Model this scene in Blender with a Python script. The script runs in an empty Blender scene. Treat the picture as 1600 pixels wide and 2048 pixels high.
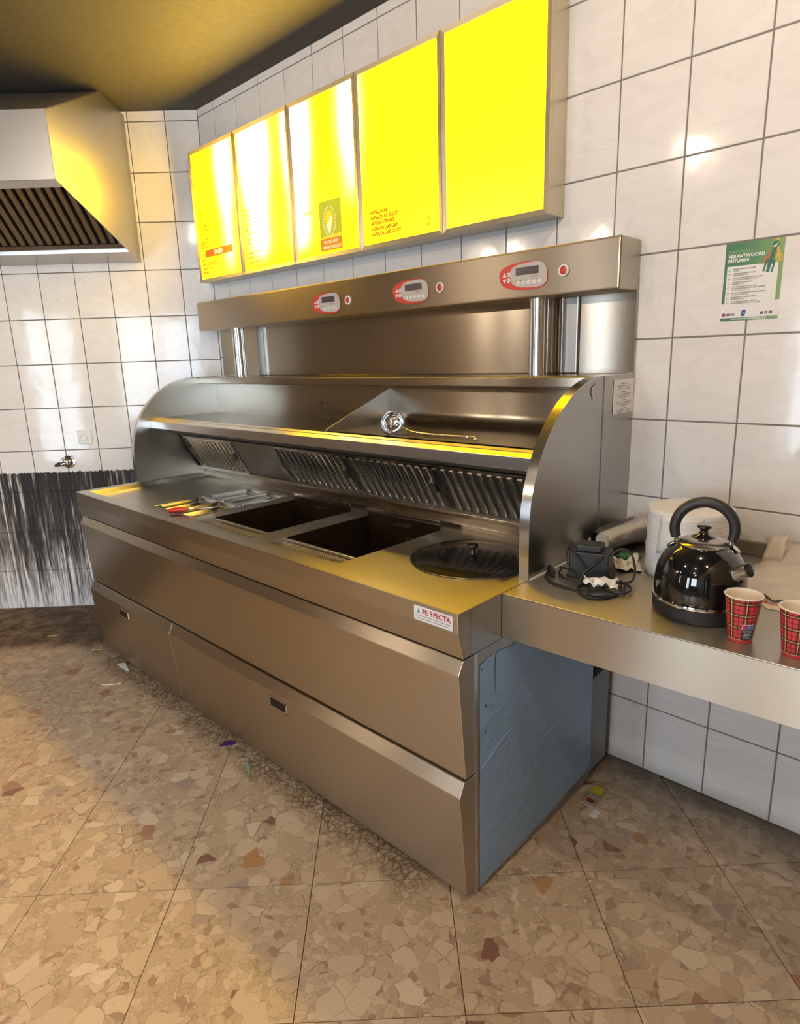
import bpy, bmesh, math, random
from math import sin, cos, pi, radians, sqrt, atan2
from mathutils import Vector, Matrix
random.seed(7)
scene = bpy.context.scene
COL = scene.collection

# ------------------------------------------------------------------ camera
PHI = 0.7908                      # the left wall leaves the corner at 45 degrees
CAMP = Vector((3.3833, -2.0241, 1.4733))
YAW, PITCH, ROLL, FPX = -0.76995, -0.23949, -0.03186, 1263.4
fwd = Vector((sin(YAW)*cos(PITCH), cos(YAW)*cos(PITCH), sin(PITCH)))
rgt = Vector((cos(YAW), -sin(YAW), 0)); upv = rgt.cross(fwd)
r2 = cos(ROLL)*rgt + sin(ROLL)*upv; u2 = -sin(ROLL)*rgt + cos(ROLL)*upv
cam_d = bpy.data.cameras.new('camera'); cam = bpy.data.objects.new('camera', cam_d); COL.objects.link(cam)
cam_d.sensor_fit = 'HORIZONTAL'; cam_d.sensor_width = 36; cam_d.lens = 36*FPX/1600
cam_d.clip_start = .02; cam_d.clip_end = 100
M = Matrix((( r2.x, u2.x, -fwd.x, CAMP.x), (r2.y, u2.y, -fwd.y, CAMP.y), (r2.z, u2.z, -fwd.z, CAMP.z), (0, 0, 0, 1)))
cam.matrix_world = M
scene.camera = cam

# ------------------------------------------------------------------ world, light, exposure
scene.view_settings.view_transform = 'Standard'; scene.view_settings.look = 'None'
scene.cycles.caustics_reflective = False; scene.cycles.caustics_refractive = False
scene.view_settings.gamma = 1; scene.view_settings.exposure = 0.12; scene.view_settings.use_curve_mapping = False
W = bpy.data.worlds.new('sky'); scene.world = W; W.use_nodes = True
bg = W.node_tree.nodes['Background']; bg.inputs[0].default_value = (.70, .85, 1, 1); bg.inputs[1].default_value = 13.0
CEIL = 2.8; FRONT = -7.4; RIGHTX = 4.4; LEFTX = -2.35
ADDED_SIDEW = [(-6.6, -6.2, .4, 2.3)]  # unseen side window, added for daylight and streaks on the steel
WINDOWS = [(-1.6, -1.2, .5, 2.3), (2.6, 4.2, .55, 2.35)]; DOOR = (1.25, 2.0, 0.0, 2.3); RDOOR = (-3.6, -2.2, 0.03, 2.25)
def area(name, loc, rot, sx, sy, power, color, portal=False, shape='RECTANGLE'):
    d = bpy.data.lights.new(name, 'AREA'); d.shape = shape; d.size = sx
    if shape == 'RECTANGLE': d.size_y = sy
    d.energy = power; d.color = color
    if portal: d.cycles.is_portal = True
    o = bpy.data.objects.new(name, d); COL.objects.link(o); o.location = loc; o.rotation_euler = rot
    return o
for i, (x0, x1, z0, z1) in enumerate(WINDOWS + [DOOR]):
    area('window_portal', ((x0+x1)/2, FRONT+.01, (z0+z1)/2), (radians(90), 0, 0), x1-x0, z1-z0, 1, (1, 1, 1), True)
for (y0, y1, z0, z1) in ADDED_SIDEW:
    area('window_portal', (LEFTX+.01, (y0+y1)/2, (z0+z1)/2), (radians(90), 0, radians(-90)), y1-y0, z1-z0, 1, (1, 1, 1), True)
area('window_portal', (RIGHTX-.01, (RDOOR[0]+RDOOR[1])/2, (RDOOR[2]+RDOOR[3])/2), (radians(90), 0, radians(90)), RDOOR[1]-RDOOR[0], RDOOR[3]-RDOOR[2], 1, (1, 1, 1), True)
LAMPS = [(3.05, -1.2), (4.0, -2.0), (1.6, -2.8), (3.0, -3.0), (-2.0, -5.3), (-1.5, -5.3), (-.35, -5.3), (3.4, -5.6), (3.0, -4.4)]
LAMP_W = 28.0

# ------------------------------------------------------------------ mesh helpers
class MB:
    def __init__(s): s.b = bmesh.new()
    def box(s, x0, x1, y0, y1, z0, z1):
        v = [s.b.verts.new(c) for c in ((x0,y0,z0),(x1,y0,z0),(x1,y1,z0),(x0,y1,z0),(x0,y0,z1),(x1,y0,z1),(x1,y1,z1),(x0,y1,z1))]
        for f in ((3,2,1,0),(4,5,6,7),(0,1,5,4),(1,2,6,5),(2,3,7,6),(3,0,4,7)): s.b.faces.new([v[i] for i in f])
        return s
    def poly(s, pts): s.b.faces.new([s.b.verts.new(p) for p in pts]); return s
    def prism(s, pts, axis, lo, hi):
        def P(a, b, t): return (t, a, b) if axis == 'x' else (a, t, b) if axis == 'y' else (a, b, t)
        A = [s.b.verts.new(P(a, b, lo)) for a, b in pts]; B = [s.b.verts.new(P(a, b, hi)) for a, b in pts]
        s.b.faces.new(A); s.b.faces.new(B[::-1]); n = len(pts)
        for i in range(n): s.b.faces.new((A[i], B[i], B[(i+1) % n], A[(i+1) % n]))
        bmesh.ops.recalc_face_normals(s.b, faces=s.b.faces[:]); return s
    def lathe(s, prof, c=(0,0,0), seg=32, a0=0, a1=2*pi):
        full = abs(a1-a0-2*pi) < 1e-6; n = seg if full else seg+1
        rows = []
        for r, z in prof:
            if r < 1e-6: rows.append([s.b.verts.new((c[0], c[1], c[2]+z))])
            else: rows.append([s.b.verts.new((c[0]+r*cos(a0+(a1-a0)*i/seg), c[1]+r*sin(a0+(a1-a0)*i/seg), c[2]+z)) for i in range(n)])
        for A, B in zip(rows, rows[1:]):
            for i in range(seg):
                j = (i+1) % n
                if len(A) == 1 and len(B) == 1: continue
                if len(A) == 1: s.b.faces.new((A[0], B[j], B[i]))
                elif len(B) == 1: s.b.faces.new((A[i], A[j], B[0]))
                else: s.b.faces.new((A[i], A[j], B[j], B[i]))
        return s
    def tube(s, pts, r, seg=10, cap=True):
        pts = [Vector(p) for p in pts]; rr = r if isinstance(r, (list, tuple)) else [r]*len(pts)
        rings = []; prev = None
        for i, p in enumerate(pts):
            t = (pts[min(i+1, len(pts)-1)] - pts[max(i-1, 0)]).normalized()
            if prev is None: u = t.orthogonal().normalized()
            else: u = (prev - t*prev.dot(t)); u = u.normalized() if u.length > 1e-6 else t.orthogonal().normalized()
            prev = u; w = t.cross(u)
            rings.append([s.b.verts.new(p + (u*cos(2*pi*k/seg) + w*sin(2*pi*k/seg))*rr[i]) for k in range(seg)])
        for A, B in zip(rings, rings[1:]):
            for k in range(seg): s.b.faces.new((A[k], A[(k+1) % seg], B[(k+1) % seg], B[k]))
        if cap: s.b.faces.new(rings[0][::-1]); s.b.faces.new(rings[-1])
        return s
    def xf(s, m): s.b.transform(m); return s
    def disc(s, c, r, n=28, rx=None):   # flat disc facing -y
        s.b.faces.new([s.b.verts.new((c[0]+(rx or r)*cos(2*pi*k/n), c[1], c[2]+r*sin(2*pi*k/n))) for k in range(n)]); return s
    def mesh(s, name, smooth=None):
        bmesh.ops.recalc_face_normals(s.b, faces=s.b.faces[:])
        me = bpy.data.meshes.new(name); s.b.to_mesh(me); s.b.free()
        if smooth is not None:
            for p in me.polygons: p.use_smooth = True
            me.set_sharp_from_angle(angle=radians(smooth))
        return me
    def build(s, name, mat, parent=None, smooth=None, bevel=0, seg=2, world=True, recalc=True):
        if parent is not None and world: s.b.transform(Matrix.Translation(-wloc(parent)))
        return link(name, s.mesh(name, smooth), mat, parent, bevel, seg)
def wloc(o):
    v = Vector(o.location)
    while o.parent: o = o.parent; v = v + Vector(o.location)
    return v
def link(name, me, mat, parent=None, bevel=0, seg=2):
    o = bpy.data.objects.new(name, me); COL.objects.link(o)
    if mat is not None and not me.materials: me.materials.append(mat)
    if parent is not None: o.parent = parent
    if bevel:
        m = o.modifiers.new('edge', 'BEVEL'); m.width = bevel; m.segments = seg; m.limit_method = 'ANGLE'; m.angle_limit = radians(25)
    return o
def tag(o, label, cat, group=None):
    o['label'] = label; o['category'] = cat
    if group: o['group'] = group
    return o
def thing(name, loc, label, cat, group=None, rz=0):
    o = bpy.data.objects.new(name, None); COL.objects.link(o); o.location = loc; o.rotation_euler.z = rz
    o.empty_display_size = .05
    return tag(o, label, cat, group)
def struct(o): o['kind'] = 'structure'; return o
def lab(o, l): o['label'] = l; return o
def thick(poly, t):   # offset an open polyline to a closed strip
    out = []
    for i, p in enumerate(poly):
        a = Vector(poly[max(i-1, 0)]); b = Vector(poly[min(i+1, len(poly)-1)]); p = Vector(p)
        d1 = (p-a).normalized() if i > 0 else (b-p).normalized(); d2 = (b-p).normalized() if i < len(poly)-1 else d1
        n1 = Vector((-d1.y, d1.x)); n2 = Vector((-d2.y, d2.x)); n = (n1+n2)
        n = n.normalized() * (t/max(.35, n.normalized().dot(n1)))
        out.append((p+n)[:])
    return [tuple(q) for q in poly] + out[::-1]
def text_mesh(body, size, sx=1.0, align='LEFT', bold=0):
    c = bpy.data.curves.new('t', 'FONT'); c.body = body; c.size = size; c.align_x = align; c.offset = bold; c.resolution_u = 3
    o = bpy.data.objects.new('t', c); COL.objects.link(o)
    dg = bpy.context.evaluated_depsgraph_get(); me = bpy.data.meshes.new_from_object(o.evaluated_get(dg))
    bpy.data.objects.remove(o); bpy.data.curves.remove(c)
    me.transform(Matrix.Diagonal((sx, 1, 1, 1)))
    return me
def lettering(name, items, mat, parent, frame):
    """items: (body, x, y, size, sx, align, bold); frame: 4x4 from the print's plane to the world"""
    b = MB()
    for it in items:
        body, x, y, size = it[:4]; sx = it[4] if len(it) > 4 else 1; al = it[5] if len(it) > 5 else 'LEFT'; bo = it[6] if len(it) > 6 else 0
        me = text_mesh(body, size, sx, al, bo); me.transform(Matrix.Translation((x, y, 0))); b.b.from_mesh(me); bpy.data.meshes.remove(me)
    b.xf(frame)
    if parent is not None: b.b.transform(Matrix.Translation(-wloc(parent)))
    me = bpy.data.meshes.new(name); b.b.to_mesh(me); b.b.free()
    o = link(name, me, mat, parent)
    if len(items) > 1 or len(items[0][0]) > 1: o['kind'] = 'stuff'
    return o
def smooth_path(pts, n=6):
    P_ = [Vector(p) for p in pts]; P_ = [2*P_[0]-P_[1]] + P_ + [2*P_[-1]-P_[-2]]; out = []
    for i in range(1, len(P_)-2):
        for k in range(n):
            t = k/n; a, b_, c, d = P_[i-1:i+3]
            out.append(.5*((2*b_)+(-a+c)*t+(2*a-5*b_+4*c-d)*t*t+(-a+3*b_-3*c+d)*t**3))
    out.append(P_[-2]); return out
def FR(y): return Matrix(((1,0,0,0),(0,0,-1,y),(0,1,0,0),(0,0,0,1)))          # x,z plane facing -y
def FX(x): return Matrix(((0,0,1,x),(1,0,0,0),(0,1,0,0),(0,0,0,1)))           # y,z plane facing +x

# ------------------------------------------------------------------ materials
def mat(name):
    m = bpy.data.materials.new(name); m.use_nodes = True; nt = m.node_tree
    return m, nt, nt.nodes['Principled BSDF']
def N(nt, typ, **kw):
    n = nt.nodes.new(typ)
    for k, v in kw.items():
        if k.startswith('i_'): n.inputs[k[2:].replace('_', ' ')].default_value = v
        else: setattr(n, k, v)
    return n
def math_(nt, op, a, b=None, c=None, clamp=False):
    n = nt.nodes.new('ShaderNodeMath'); n.operation = op; n.use_clamp = clamp
    for i, v in enumerate((a, b, c)):
        if v is None: continue
        if isinstance(v, (int, float)): n.inputs[i].default_value = v
        else: nt.links.new(v, n.inputs[i])
    return n.outputs[0]
def ramp(nt, src, stops, interp='LINEAR'):
    r = nt.nodes.new('ShaderNodeValToRGB'); r.color_ramp.interpolation = interp
    e = r.color_ramp.elements
    while len(e) < len(stops): e.new(.5)
    for k, (p, c) in enumerate(stops):
        e[k].position = p; e[k].color = (c, c, c, 1) if isinstance(c, (int, float)) else (*c, 1)
    nt.links.new(src, r.inputs[0]); return r.outputs[0]
def mix(nt, fac, a, b):
    n = nt.nodes.new('ShaderNodeMix'); n.data_type = 'RGBA'
    for sock, v in ((n.inputs[0], fac), (n.inputs[6], a), (n.inputs[7], b)):
        if isinstance(v, (int, float)): sock.default_value = v
        elif isinstance(v, tuple): sock.default_value = (*v, 1)
        else: nt.links.new(v, sock)
    return n.outputs[2]
def mapping(nt, vec, scale, loc=(0,0,0), rot=(0,0,0)):
    n = nt.nodes.new('ShaderNodeMapping'); n.inputs['Scale'].default_value = scale; n.inputs['Location'].default_value = loc; n.inputs['Rotation'].default_value = rot
    nt.links.new(vec, n.inputs[0]); return n.outputs[0]
def noise(nt, vec, scale, detail=3, rough=.5, dist=0):
    n = N(nt, 'ShaderNodeTexNoise'); n.inputs['Scale'].default_value = scale; n.inputs['Detail'].default_value = detail
    n.inputs['Roughness'].default_value = rough; n.inputs['Distortion'].default_value = dist
    if vec is not None: nt.links.new(vec, n.inputs['Vector'])
    return n.outputs[0]
def bump(nt, bs, h, strength, dist=.01):
    b = N(nt, 'ShaderNodeBump'); b.inputs['Strength'].default_value = strength; b.inputs['Distance'].default_value = dist
    nt.links.new(h, b.inputs['Height']); nt.links.new(b.outputs[0], bs.inputs['Normal'])
def geo(nt): return nt.nodes.new('ShaderNodeNewGeometry').outputs['Position']
def plain(name, col, rough=.5, metal=0, spec=None, coat=0, trans=0, vary=.06, vscale=30, emit=None, estr=0, alpha=1):
    m, nt, bs = mat(name); L = nt.links
    pos = geo(nt); f = noise(nt, pos, vscale, 4)
    c = mix(nt, f, tuple(max(0, v*(1-vary)) for v in col), tuple(min(1, v*(1+vary)) for v in col)); L.new(c, bs.inputs['Base Color'])
    L.new(ramp(nt, f, [(.3, max(.02, rough*.9)), (.7, min(1, rough*1.1))]), bs.inputs['Roughness'])
    bs.inputs['Metallic'].default_value = metal
    if coat: bs.inputs['Coat Weight'].default_value = coat; bs.inputs['Coat Roughness'].default_value = .05
    if trans: bs.inputs['Transmission Weight'].default_value = trans
    if emit: bs.inputs['Emission Color'].default_value = (*emit, 1); bs.inputs['Emission Strength'].default_value = estr
    if alpha < 1: bs.inputs['Alpha'].default_value = alpha
    return m
def steel(name, col=(.60, .58, .55), rough=.27, tangent=(.03, .4, .9), grain=(3, 3, 160), aniso=.65, var=.10, smear=.1):
    m, nt, bs = mat(name); L = nt.links
    pos = geo(nt)
    g = noise(nt, mapping(nt, pos, grain), 3.0, 3, .6)
    cloud = noise(nt, pos, 3.2, 4, .55)
    L.new(mix(nt, g, tuple(v*(1-var) for v in col), tuple(min(1, v*(1+var)) for v in col)), bs.inputs['Base Color'])
    rg = math_(nt, 'ADD', math_(nt, 'MULTIPLY', g, .08), math_(nt, 'MULTIPLY', cloud, smear))
    L.new(math_(nt, 'ADD', rg, rough - .04 - smear*.5), bs.inputs['Roughness'])
    bs.inputs['Metallic'].default_value = 1; bs.inputs['Anisotropic'].default_value = aniso
    t = N(nt, 'ShaderNodeCombineXYZ')
    for i in range(3): t.inputs[i].default_value = tangent[i]
    L.new(t.outputs[0], bs.inputs['Tangent'])
    return m
ST_FRONT = steel('steel_brushed_front', (.49, .435, .355), .33, (.03, .4, .9), (120, 3, 3), .93, .035, .05)
ST_TOP = steel('steel_worktop', (.50, .46, .385), .33, (.05, .9, .3), (3, 120, 3), .85, .05, .10)
ST_SIDE = steel('steel_side', (.42, .41, .39), .30, (.03, .4, .9), (3, 120, 3), .4, .05)
ST_BACK = steel('steel_backplate', (.43, .39, .33), .20, (.03, .4, .9), (90, 3, 3), .95, .05, .05)
ST_DARK = steel('steel_greasy', (.33, .31, .28), .33, (1, .2, .25), (3, 90, 90), .3, .12, .14)
ST_RIM = steel('steel_polished_rim', (.66, .64, .62), .2, (1, .2, .25), (3, 120, 120), .5, .05, .04)
ST_BAF = steel('steel_baffle', (.60, .57, .52), .24, (1, .2, .25), (3, 60, 60), .2, .12, .1)
CHROME = plain('chrome', (.75, .75, .76), .07, 1, vary=.02)
TUBE = plain('tube_chrome', (.72, .72, .73), .13, 1, vary=.02)

def tile_mat(name, left):
    m, nt, bs = mat(name); L = nt.links; pos = geo(nt)
    oi = N(nt, 'ShaderNodeObjectInfo'); rnd = oi.outputs['Random']
    off = N(nt, 'ShaderNodeCombineXYZ')
    for i in range(3): L.new(math_(nt, 'MULTIPLY', rnd, 37.0*(i+1)), off.inputs[i])
    va = N(nt, 'ShaderNodeVectorMath', operation='ADD'); L.new(pos, va.inputs[0]); L.new(off.outputs[0], va.inputs[1])
    v = noise(nt, mapping(nt, va.outputs[0], (2.6, 2.6, 5.5), rot=(.0, .75, 0)), 1.5, 5, .6, .9)
    vein = ramp(nt, v, [(.46, 1.0), (.5, .0), (.60, 1.0)])
    cloud = noise(nt, va.outputs[0], 5, 3)
    base = mix(nt, cloud, (.80, .775, .75), (.87, .85, .83))
    vf = math_(nt, 'MULTIPLY', math_(nt, 'SUBTRACT', 1.0, vein), .13)
    col = mix(nt, vf, base, (.55, .50, .47))
    if left: col, rough = grime(nt, col, pos, .08)
    else:
        rough = None
        # tiles turn darker low on the wall, with an uneven edge
        sep = N(nt, 'ShaderNodeSeparateXYZ'); L.new(pos, sep.inputs[0])
        low = ramp(nt, math_(nt, 'ADD', sep.outputs[2], math_(nt, 'MULTIPLY', noise(nt, pos, 14, 4), .05)), [(.0, 1), (.075, 0)])
        col = mix(nt, math_(nt, 'MULTIPLY', low, .6), col, (.22, .19, .16))
    L.new(col, bs.inputs['Base Color'])
    if rough is not None: L.new(rough, bs.inputs['Roughness'])
    else: bs.inputs['Roughness'].default_value = .09
    bs.inputs['Specular IOR Level'].default_value = .45
    bump(nt, bs, noise(nt, va.outputs[0], 7, 2), .05, .02)
    return m
def grime(nt, clean, pos, rough0):
    """grease coat on the lower left wall, streaked where it was washed down"""
    L = nt.links; sep = N(nt, 'ShaderNodeSeparateXYZ'); L.new(pos, sep.inputs[0])
    x, y, z = sep.outputs
    s = math_(nt, 'MULTIPLY', math_(nt, 'ADD', math_(nt, 'MULTIPLY', x, cos(PHI)), math_(nt, 'MULTIPLY', y, sin(PHI))), -1)
    cv = N(nt, 'ShaderNodeCombineXYZ'); L.new(s, cv.inputs[0]); L.new(z, cv.inputs[1])
    uv = cv.outputs[0]
    edge = math_(nt, 'MULTIPLY', noise(nt, mapping(nt, uv, (60, 6, 1)), 1, 3), .035)
    below = ramp(nt, math_(nt, 'ADD', z, edge), [(.880, 1), (.886, 0)])
    zz = math_(nt, 'DIVIDE', z, .9)
    st1 = noise(nt, mapping(nt, uv, (34, 1.6, 1)), 1, 4, .6, .35)
    st2 = noise(nt, mapping(nt, uv, (15, .7, 1), (3, 1, 0)), 1, 3, .6, .25)
    st3 = noise(nt, mapping(nt, uv, (90, 5, 1), (3, 7, 0)), 1, 3, .6, .3)
    # washed runs get wider towards the floor
    lvl = ramp(nt, zz, [(.0, 1.0), (.16, .82), (.30, .62), (.42, .42), (.70, .30), (.80, .14), (.97, .05)])
    runs = math_(nt, 'MULTIPLY', math_(nt, 'SUBTRACT', st1, .56), 5.5)
    runs2 = math_(nt, 'MULTIPLY', math_(nt, 'SUBTRACT', st2, .5), 1.5)
    runs3 = math_(nt, 'MULTIPLY', math_(nt, 'SUBTRACT', st3, .5), 1.7)
    f = math_(nt, 'ADD', lvl, math_(nt, 'ADD', math_(nt, 'MAXIMUM', runs, -.12), math_(nt, 'ADD', runs2, runs3)), clamp=True)
    dcol = ramp(nt, f, [(0, (.016, .013, .012)), (.25, (.055, .046, .040)), (.55, (.26, .23, .21)), (1, (.80, .78, .77))])
    rim = ramp(nt, math_(nt, 'ABSOLUTE', math_(nt, 'SUBTRACT', z, .872)), [(.004, 1), (.012, 0)])
    c = mix(nt, below, clean, dcol)
    rg = mix(nt, below, (rough0,)*3, (.62,)*3)
    return c, rg
TILE_B = tile_mat('tile_white_marbled', False); TILE_L = tile_mat('tile_white_marbled_greasy', True)
def grout_mat(name, left):
    m, nt, bs = mat(name); L = nt.links; pos = geo(nt)
    c = mix(nt, noise(nt, pos, 40, 3), (.16, .14, .125), (.26, .235, .21))
    if left:
        c2, _ = grime(nt, c, pos, .8); c = mix(nt, .5, c2, (.05, .045, .04))
    L.new(c, bs.inputs['Base Color']); bs.inputs['Roughness'].default_value = .85
    return m
GROUT_B = grout_mat('grout_grey', False); GROUT_L = grout_mat('grout_greasy', True)

def floor_mat():
    m, nt, bs = mat('terrazzo_floor'); L = nt.links; pos = geo(nt)
    oi = N(nt, 'ShaderNodeObjectInfo')
    off = N(nt, 'ShaderNodeCombineXYZ')
    for i in range(2): L.new(math_(nt, 'MULTIPLY', oi.outputs['Random'], 23.0*(i+1)), off.inputs[i])
    va = N(nt, 'ShaderNodeVectorMath', operation='ADD'); L.new(pos, va.inputs[0]); L.new(off.outputs[0], va.inputs[1])
    warp = N(nt, 'ShaderNodeTexNoise'); warp.inputs['Scale'].default_value = 22; warp.inputs['Detail'].default_value = 3; L.new(va.outputs[0], warp.inputs['Vector'])
    wv = N(nt, 'ShaderNodeVectorMath', operation='SCALE'); wv.inputs['Scale'].default_value = .035; L.new(warp.outputs['Color'], wv.inputs[0])
    vb = N(nt, 'ShaderNodeVectorMath', operation='ADD'); L.new(va.outputs[0], vb.inputs[0]); L.new(wv.outputs[0], vb.inputs[1])
    mp = mapping(nt, vb.outputs[0], (1, 1, .0))
    def voro(scale, feature):
        v = N(nt, 'ShaderNodeTexVoronoi', feature=feature); v.inputs['Scale'].default_value = scale; L.new(mp, v.inputs['Vector']); return v
    big = voro(19, 'F1'); bige = voro(19, 'DISTANCE_TO_EDGE'); sm = voro(48, 'F1'); sme = voro(48, 'DISTANCE_TO_EDGE')
    sp = N(nt, 'ShaderNodeSeparateColor'); L.new(big.outputs['Color'], sp.inputs[0])
    sp2 = N(nt, 'ShaderNodeSeparateColor'); L.new(sm.outputs['Color'], sp2.inputs[0])
    pal = [(0, (.56, .41, .26)), (.35, (.63, .47, .31)), (.6, (.68, .52, .35)), (.84, (.73, .58, .40)), (.90, (.44, .33, .25)), (.94, (.42, .22, .13)), (.965, (.50, .27, .12)), (.985, (.27, .13, .09))]
    cb = ramp(nt, sp.outputs[0], pal, 'CONSTANT'); cs = ramp(nt, sp2.outputs[1], [(0, (.52, .38, .24)), (.4, (.59, .44, .285)), (.75, (.66, .50, .335)), (.95, (.42, .27, .17))], 'CONSTANT')
    # only some of the big cells are chips; the rest is fine aggregate
    isbig = math_(nt, 'MULTIPLY', ramp(nt, sp.outputs[1], [(.50, 0), (.52, 1)]), ramp(nt, bige.outputs['Distance'], [(.02, 0), (.03, 1)]))
    fine_l = ramp(nt, sme.outputs['Distance'], [(.0, .55), (.05, 1)])
    cs2 = mix(nt, 1, cs, cs); mm = nt.nodes.new('ShaderNodeMix'); mm.data_type = 'RGBA'; mm.blend_type = 'MULTIPLY'; mm.inputs[0].default_value = .7
    L.new(cs, mm.inputs[6]); L.new(fine_l, mm.inputs[7])
    c = mix(nt, isbig, mm.outputs[2], cb)
    edgeline = math_(nt, 'MULTIPLY', ramp(nt, bige.outputs['Distance'], [(.0, 1), (.035, 0)]), ramp(nt, noise(nt, va.outputs[0], 9, 2), [(.50, 0), (.62, .6)]))
    c = mix(nt, edgeline, c, (.20, .12, .07))
    gr = noise(nt, va.outputs[0], 120, 3, .7)
    c = mix(nt, math_(nt, 'MULTIPLY', ramp(nt, gr, [(.58, 0), (.7, 1)]), .35), c, (.26, .17, .10))
    # dirt: strip along the left wall, along the fryer and in the corner under the counter
    sep = N(nt, 'ShaderNodeSeparateXYZ'); L.new(pos, sep.inputs[0]); x, y, z = sep.outputs
    d = math_(nt, 'SUBTRACT', math_(nt, 'MULTIPLY', x, sin(PHI)), math_(nt, 'MULTIPLY', y, cos(PHI)))     # distance from left wall
    dn = math_(nt, 'ADD', d, math_(nt, 'MULTIPLY', math_(nt, 'SUBTRACT', noise(nt, pos, 9, 4), .5), .16))
    strip = ramp(nt, dn, [(.55, 1), (.66, 0)])
    grime_n = noise(nt, mapping(nt, pos, (1, 1, 1), rot=(0, 0, -PHI)), 11, 5, .65, .4)
    dcol = ramp(nt, grime_n, [(.3, (.035, .020, .010)), (.5, (.10, .060, .028)), (.72, (.25, .16, .085))])
    c = mix(nt, math_(nt, 'MULTIPLY', strip, ramp(nt, grime_n, [(.35, .97), (.75, .72)])), c, dcol)
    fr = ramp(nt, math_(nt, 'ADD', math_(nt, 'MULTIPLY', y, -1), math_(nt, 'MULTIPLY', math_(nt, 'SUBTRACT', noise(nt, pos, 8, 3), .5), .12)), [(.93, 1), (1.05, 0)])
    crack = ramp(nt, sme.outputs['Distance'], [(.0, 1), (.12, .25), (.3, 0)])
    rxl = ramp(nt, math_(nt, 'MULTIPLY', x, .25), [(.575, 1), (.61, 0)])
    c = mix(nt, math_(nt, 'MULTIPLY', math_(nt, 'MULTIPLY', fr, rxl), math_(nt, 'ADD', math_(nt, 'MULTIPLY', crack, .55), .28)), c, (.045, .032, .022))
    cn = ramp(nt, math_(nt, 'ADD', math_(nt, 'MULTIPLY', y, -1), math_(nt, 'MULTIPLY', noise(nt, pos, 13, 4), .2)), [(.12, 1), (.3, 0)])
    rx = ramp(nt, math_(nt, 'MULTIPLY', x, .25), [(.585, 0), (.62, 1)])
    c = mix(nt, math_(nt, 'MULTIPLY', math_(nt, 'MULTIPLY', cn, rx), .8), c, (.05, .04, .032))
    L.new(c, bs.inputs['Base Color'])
    L.new(math_(nt, 'ADD', math_(nt, 'MULTIPLY', gr, .2), math_(nt, 'ADD', .24, math_(nt, 'MULTIPLY', strip, .4))), bs.inputs['Roughness'])
    bump(nt, bs, math_(nt, 'MULTIPLY', strip, grime_n), .6, .012)
    return m
FLOOR = floor_mat()
FGROUT = plain('floor_joint_dark', (.10, .065, .04), .9, vary=.3)
PAINT = plain('painted_plaster_warm', (.25, .18, .115), .7)
CEILM = plain('ceiling_board_dark', (.07, .065, .06), .7)
WHITE = plain('white_plastic', (.80, .79, .76), .35)
PAPER = plain('paper_white', (.80, .79, .77), .7, vary=.05, vscale=60)
BLACK = plain('black_plastic', (.018, .018, .02), .38)
RUBBER = plain('black_cable', (.015, .015, .016), .45)
GLOSSBLACK = plain('black_enamel', (.006, .006, .007), .05, coat=1, vary=.02)
REDP = plain('red_print', (.62, .06, .035), .4)
REDLAMP = plain('red_lens', (.55, .05, .02), .25, coat=.6)
GREYP = plain('grey_keypad_foil', (.52, .49, .45), .45)
DISP = plain('lcd_dark', (.09, .075, .085), .12, coat=.7)
INK = plain('ink_dark', (.05, .045, .05), .7)
INKG = plain('ink_grey', (.20, .19, .19), .7)
INKRED = plain('ink_red', (.40, .02, .03), .5)
TEAL = plain('ink_teal', (.05, .30, .27), .5)
OILY = plain('basin_burnt_oil', (.020, .012, .006), .22, coat=.3, vary=.5, vscale=8)
GLASS_DARK = plain('lid_steel_dark', (.26, .255, .25), .17, 1, vary=.08)

# ------------------------------------------------------------------ room shell
def rot_left(): return Matrix(((-cos(PHI), -sin(PHI), 0, 0), (-sin(PHI), cos(PHI), 0, 0), (0, 0, 1, 0), (0, 0, 0, 1)))  # local x = s along wall, local y = away from the room (behind)
# left wall local frame: X=s, Y=outward(behind the wall), Z=up
# outward (behind) = (-sin PHI, cos PHI)
LSYS = Matrix(((-cos(PHI), -sin(PHI), 0, 0), (-sin(PHI), cos(PHI), 0, 0), (0, 0, 1, 0), (0, 0, 0, 1)))
LLEN = -LEFTX/cos(PHI)
def tile_mesh(w, h, gap=.0045, t=.010, ch=.0016):
    b = MB(); x0, x1, z0, z1 = gap/2, w-gap/2, gap/2, h-gap/2
    o = [b.b.verts.new(c) for c in ((x0, t, z0), (x1, t, z0), (x1, t, z1), (x0, t, z1))]
    m = [b.b.verts.new(c) for c in ((x0, ch, z0), (x1, ch, z0), (x1, ch, z1), (x0, ch, z1))]
    f = [b.b.verts.new(c) for c in ((x0+ch, 0, z0+ch), (x1-ch, 0, z0+ch), (x1-ch, 0, z1-ch), (x0+ch, 0, z1-ch))]
    for i in range(4):
        j = (i+1) % 4; b.b.faces.new((o[i], o[j], m[j], m[i])); b.b.faces.new((m[i], m[j], f[j], f[i]))
    b.b.faces.new(f)
    return b.mesh('wall_tile')
def tile_wall(parent, cols, rows, material, sysm, skip=lambda a, b, c, d: False):
    cache = {}
    for a, b in zip(cols, cols[1:]):
        for c, d in zip(rows, rows[1:]):
            if skip(a, b, c, d): continue
            k = (round(b-a, 3), round(d-c, 3))
            if k not in cache:
                cache[k] = tile_mesh(*k); cache[k].materials.append(material)
            o = bpy.data.objects.new('wall_tile', cache[k]); COL.objects.link(o); o.parent = parent
            o.matrix_local = Matrix.Translation((a, random.uniform(-.0004, .0004), c)) @ Matrix.Rotation(random.uniform(-.0012, .0012), 4, 'Z') @ Matrix.Rotation(random.uniform(-.0012, .0012), 4, 'X')
wall_back = struct(MB().box(-.02, RIGHTX, .0025, .14, 0, CEIL).build('wall_back', GROUT_B))
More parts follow.
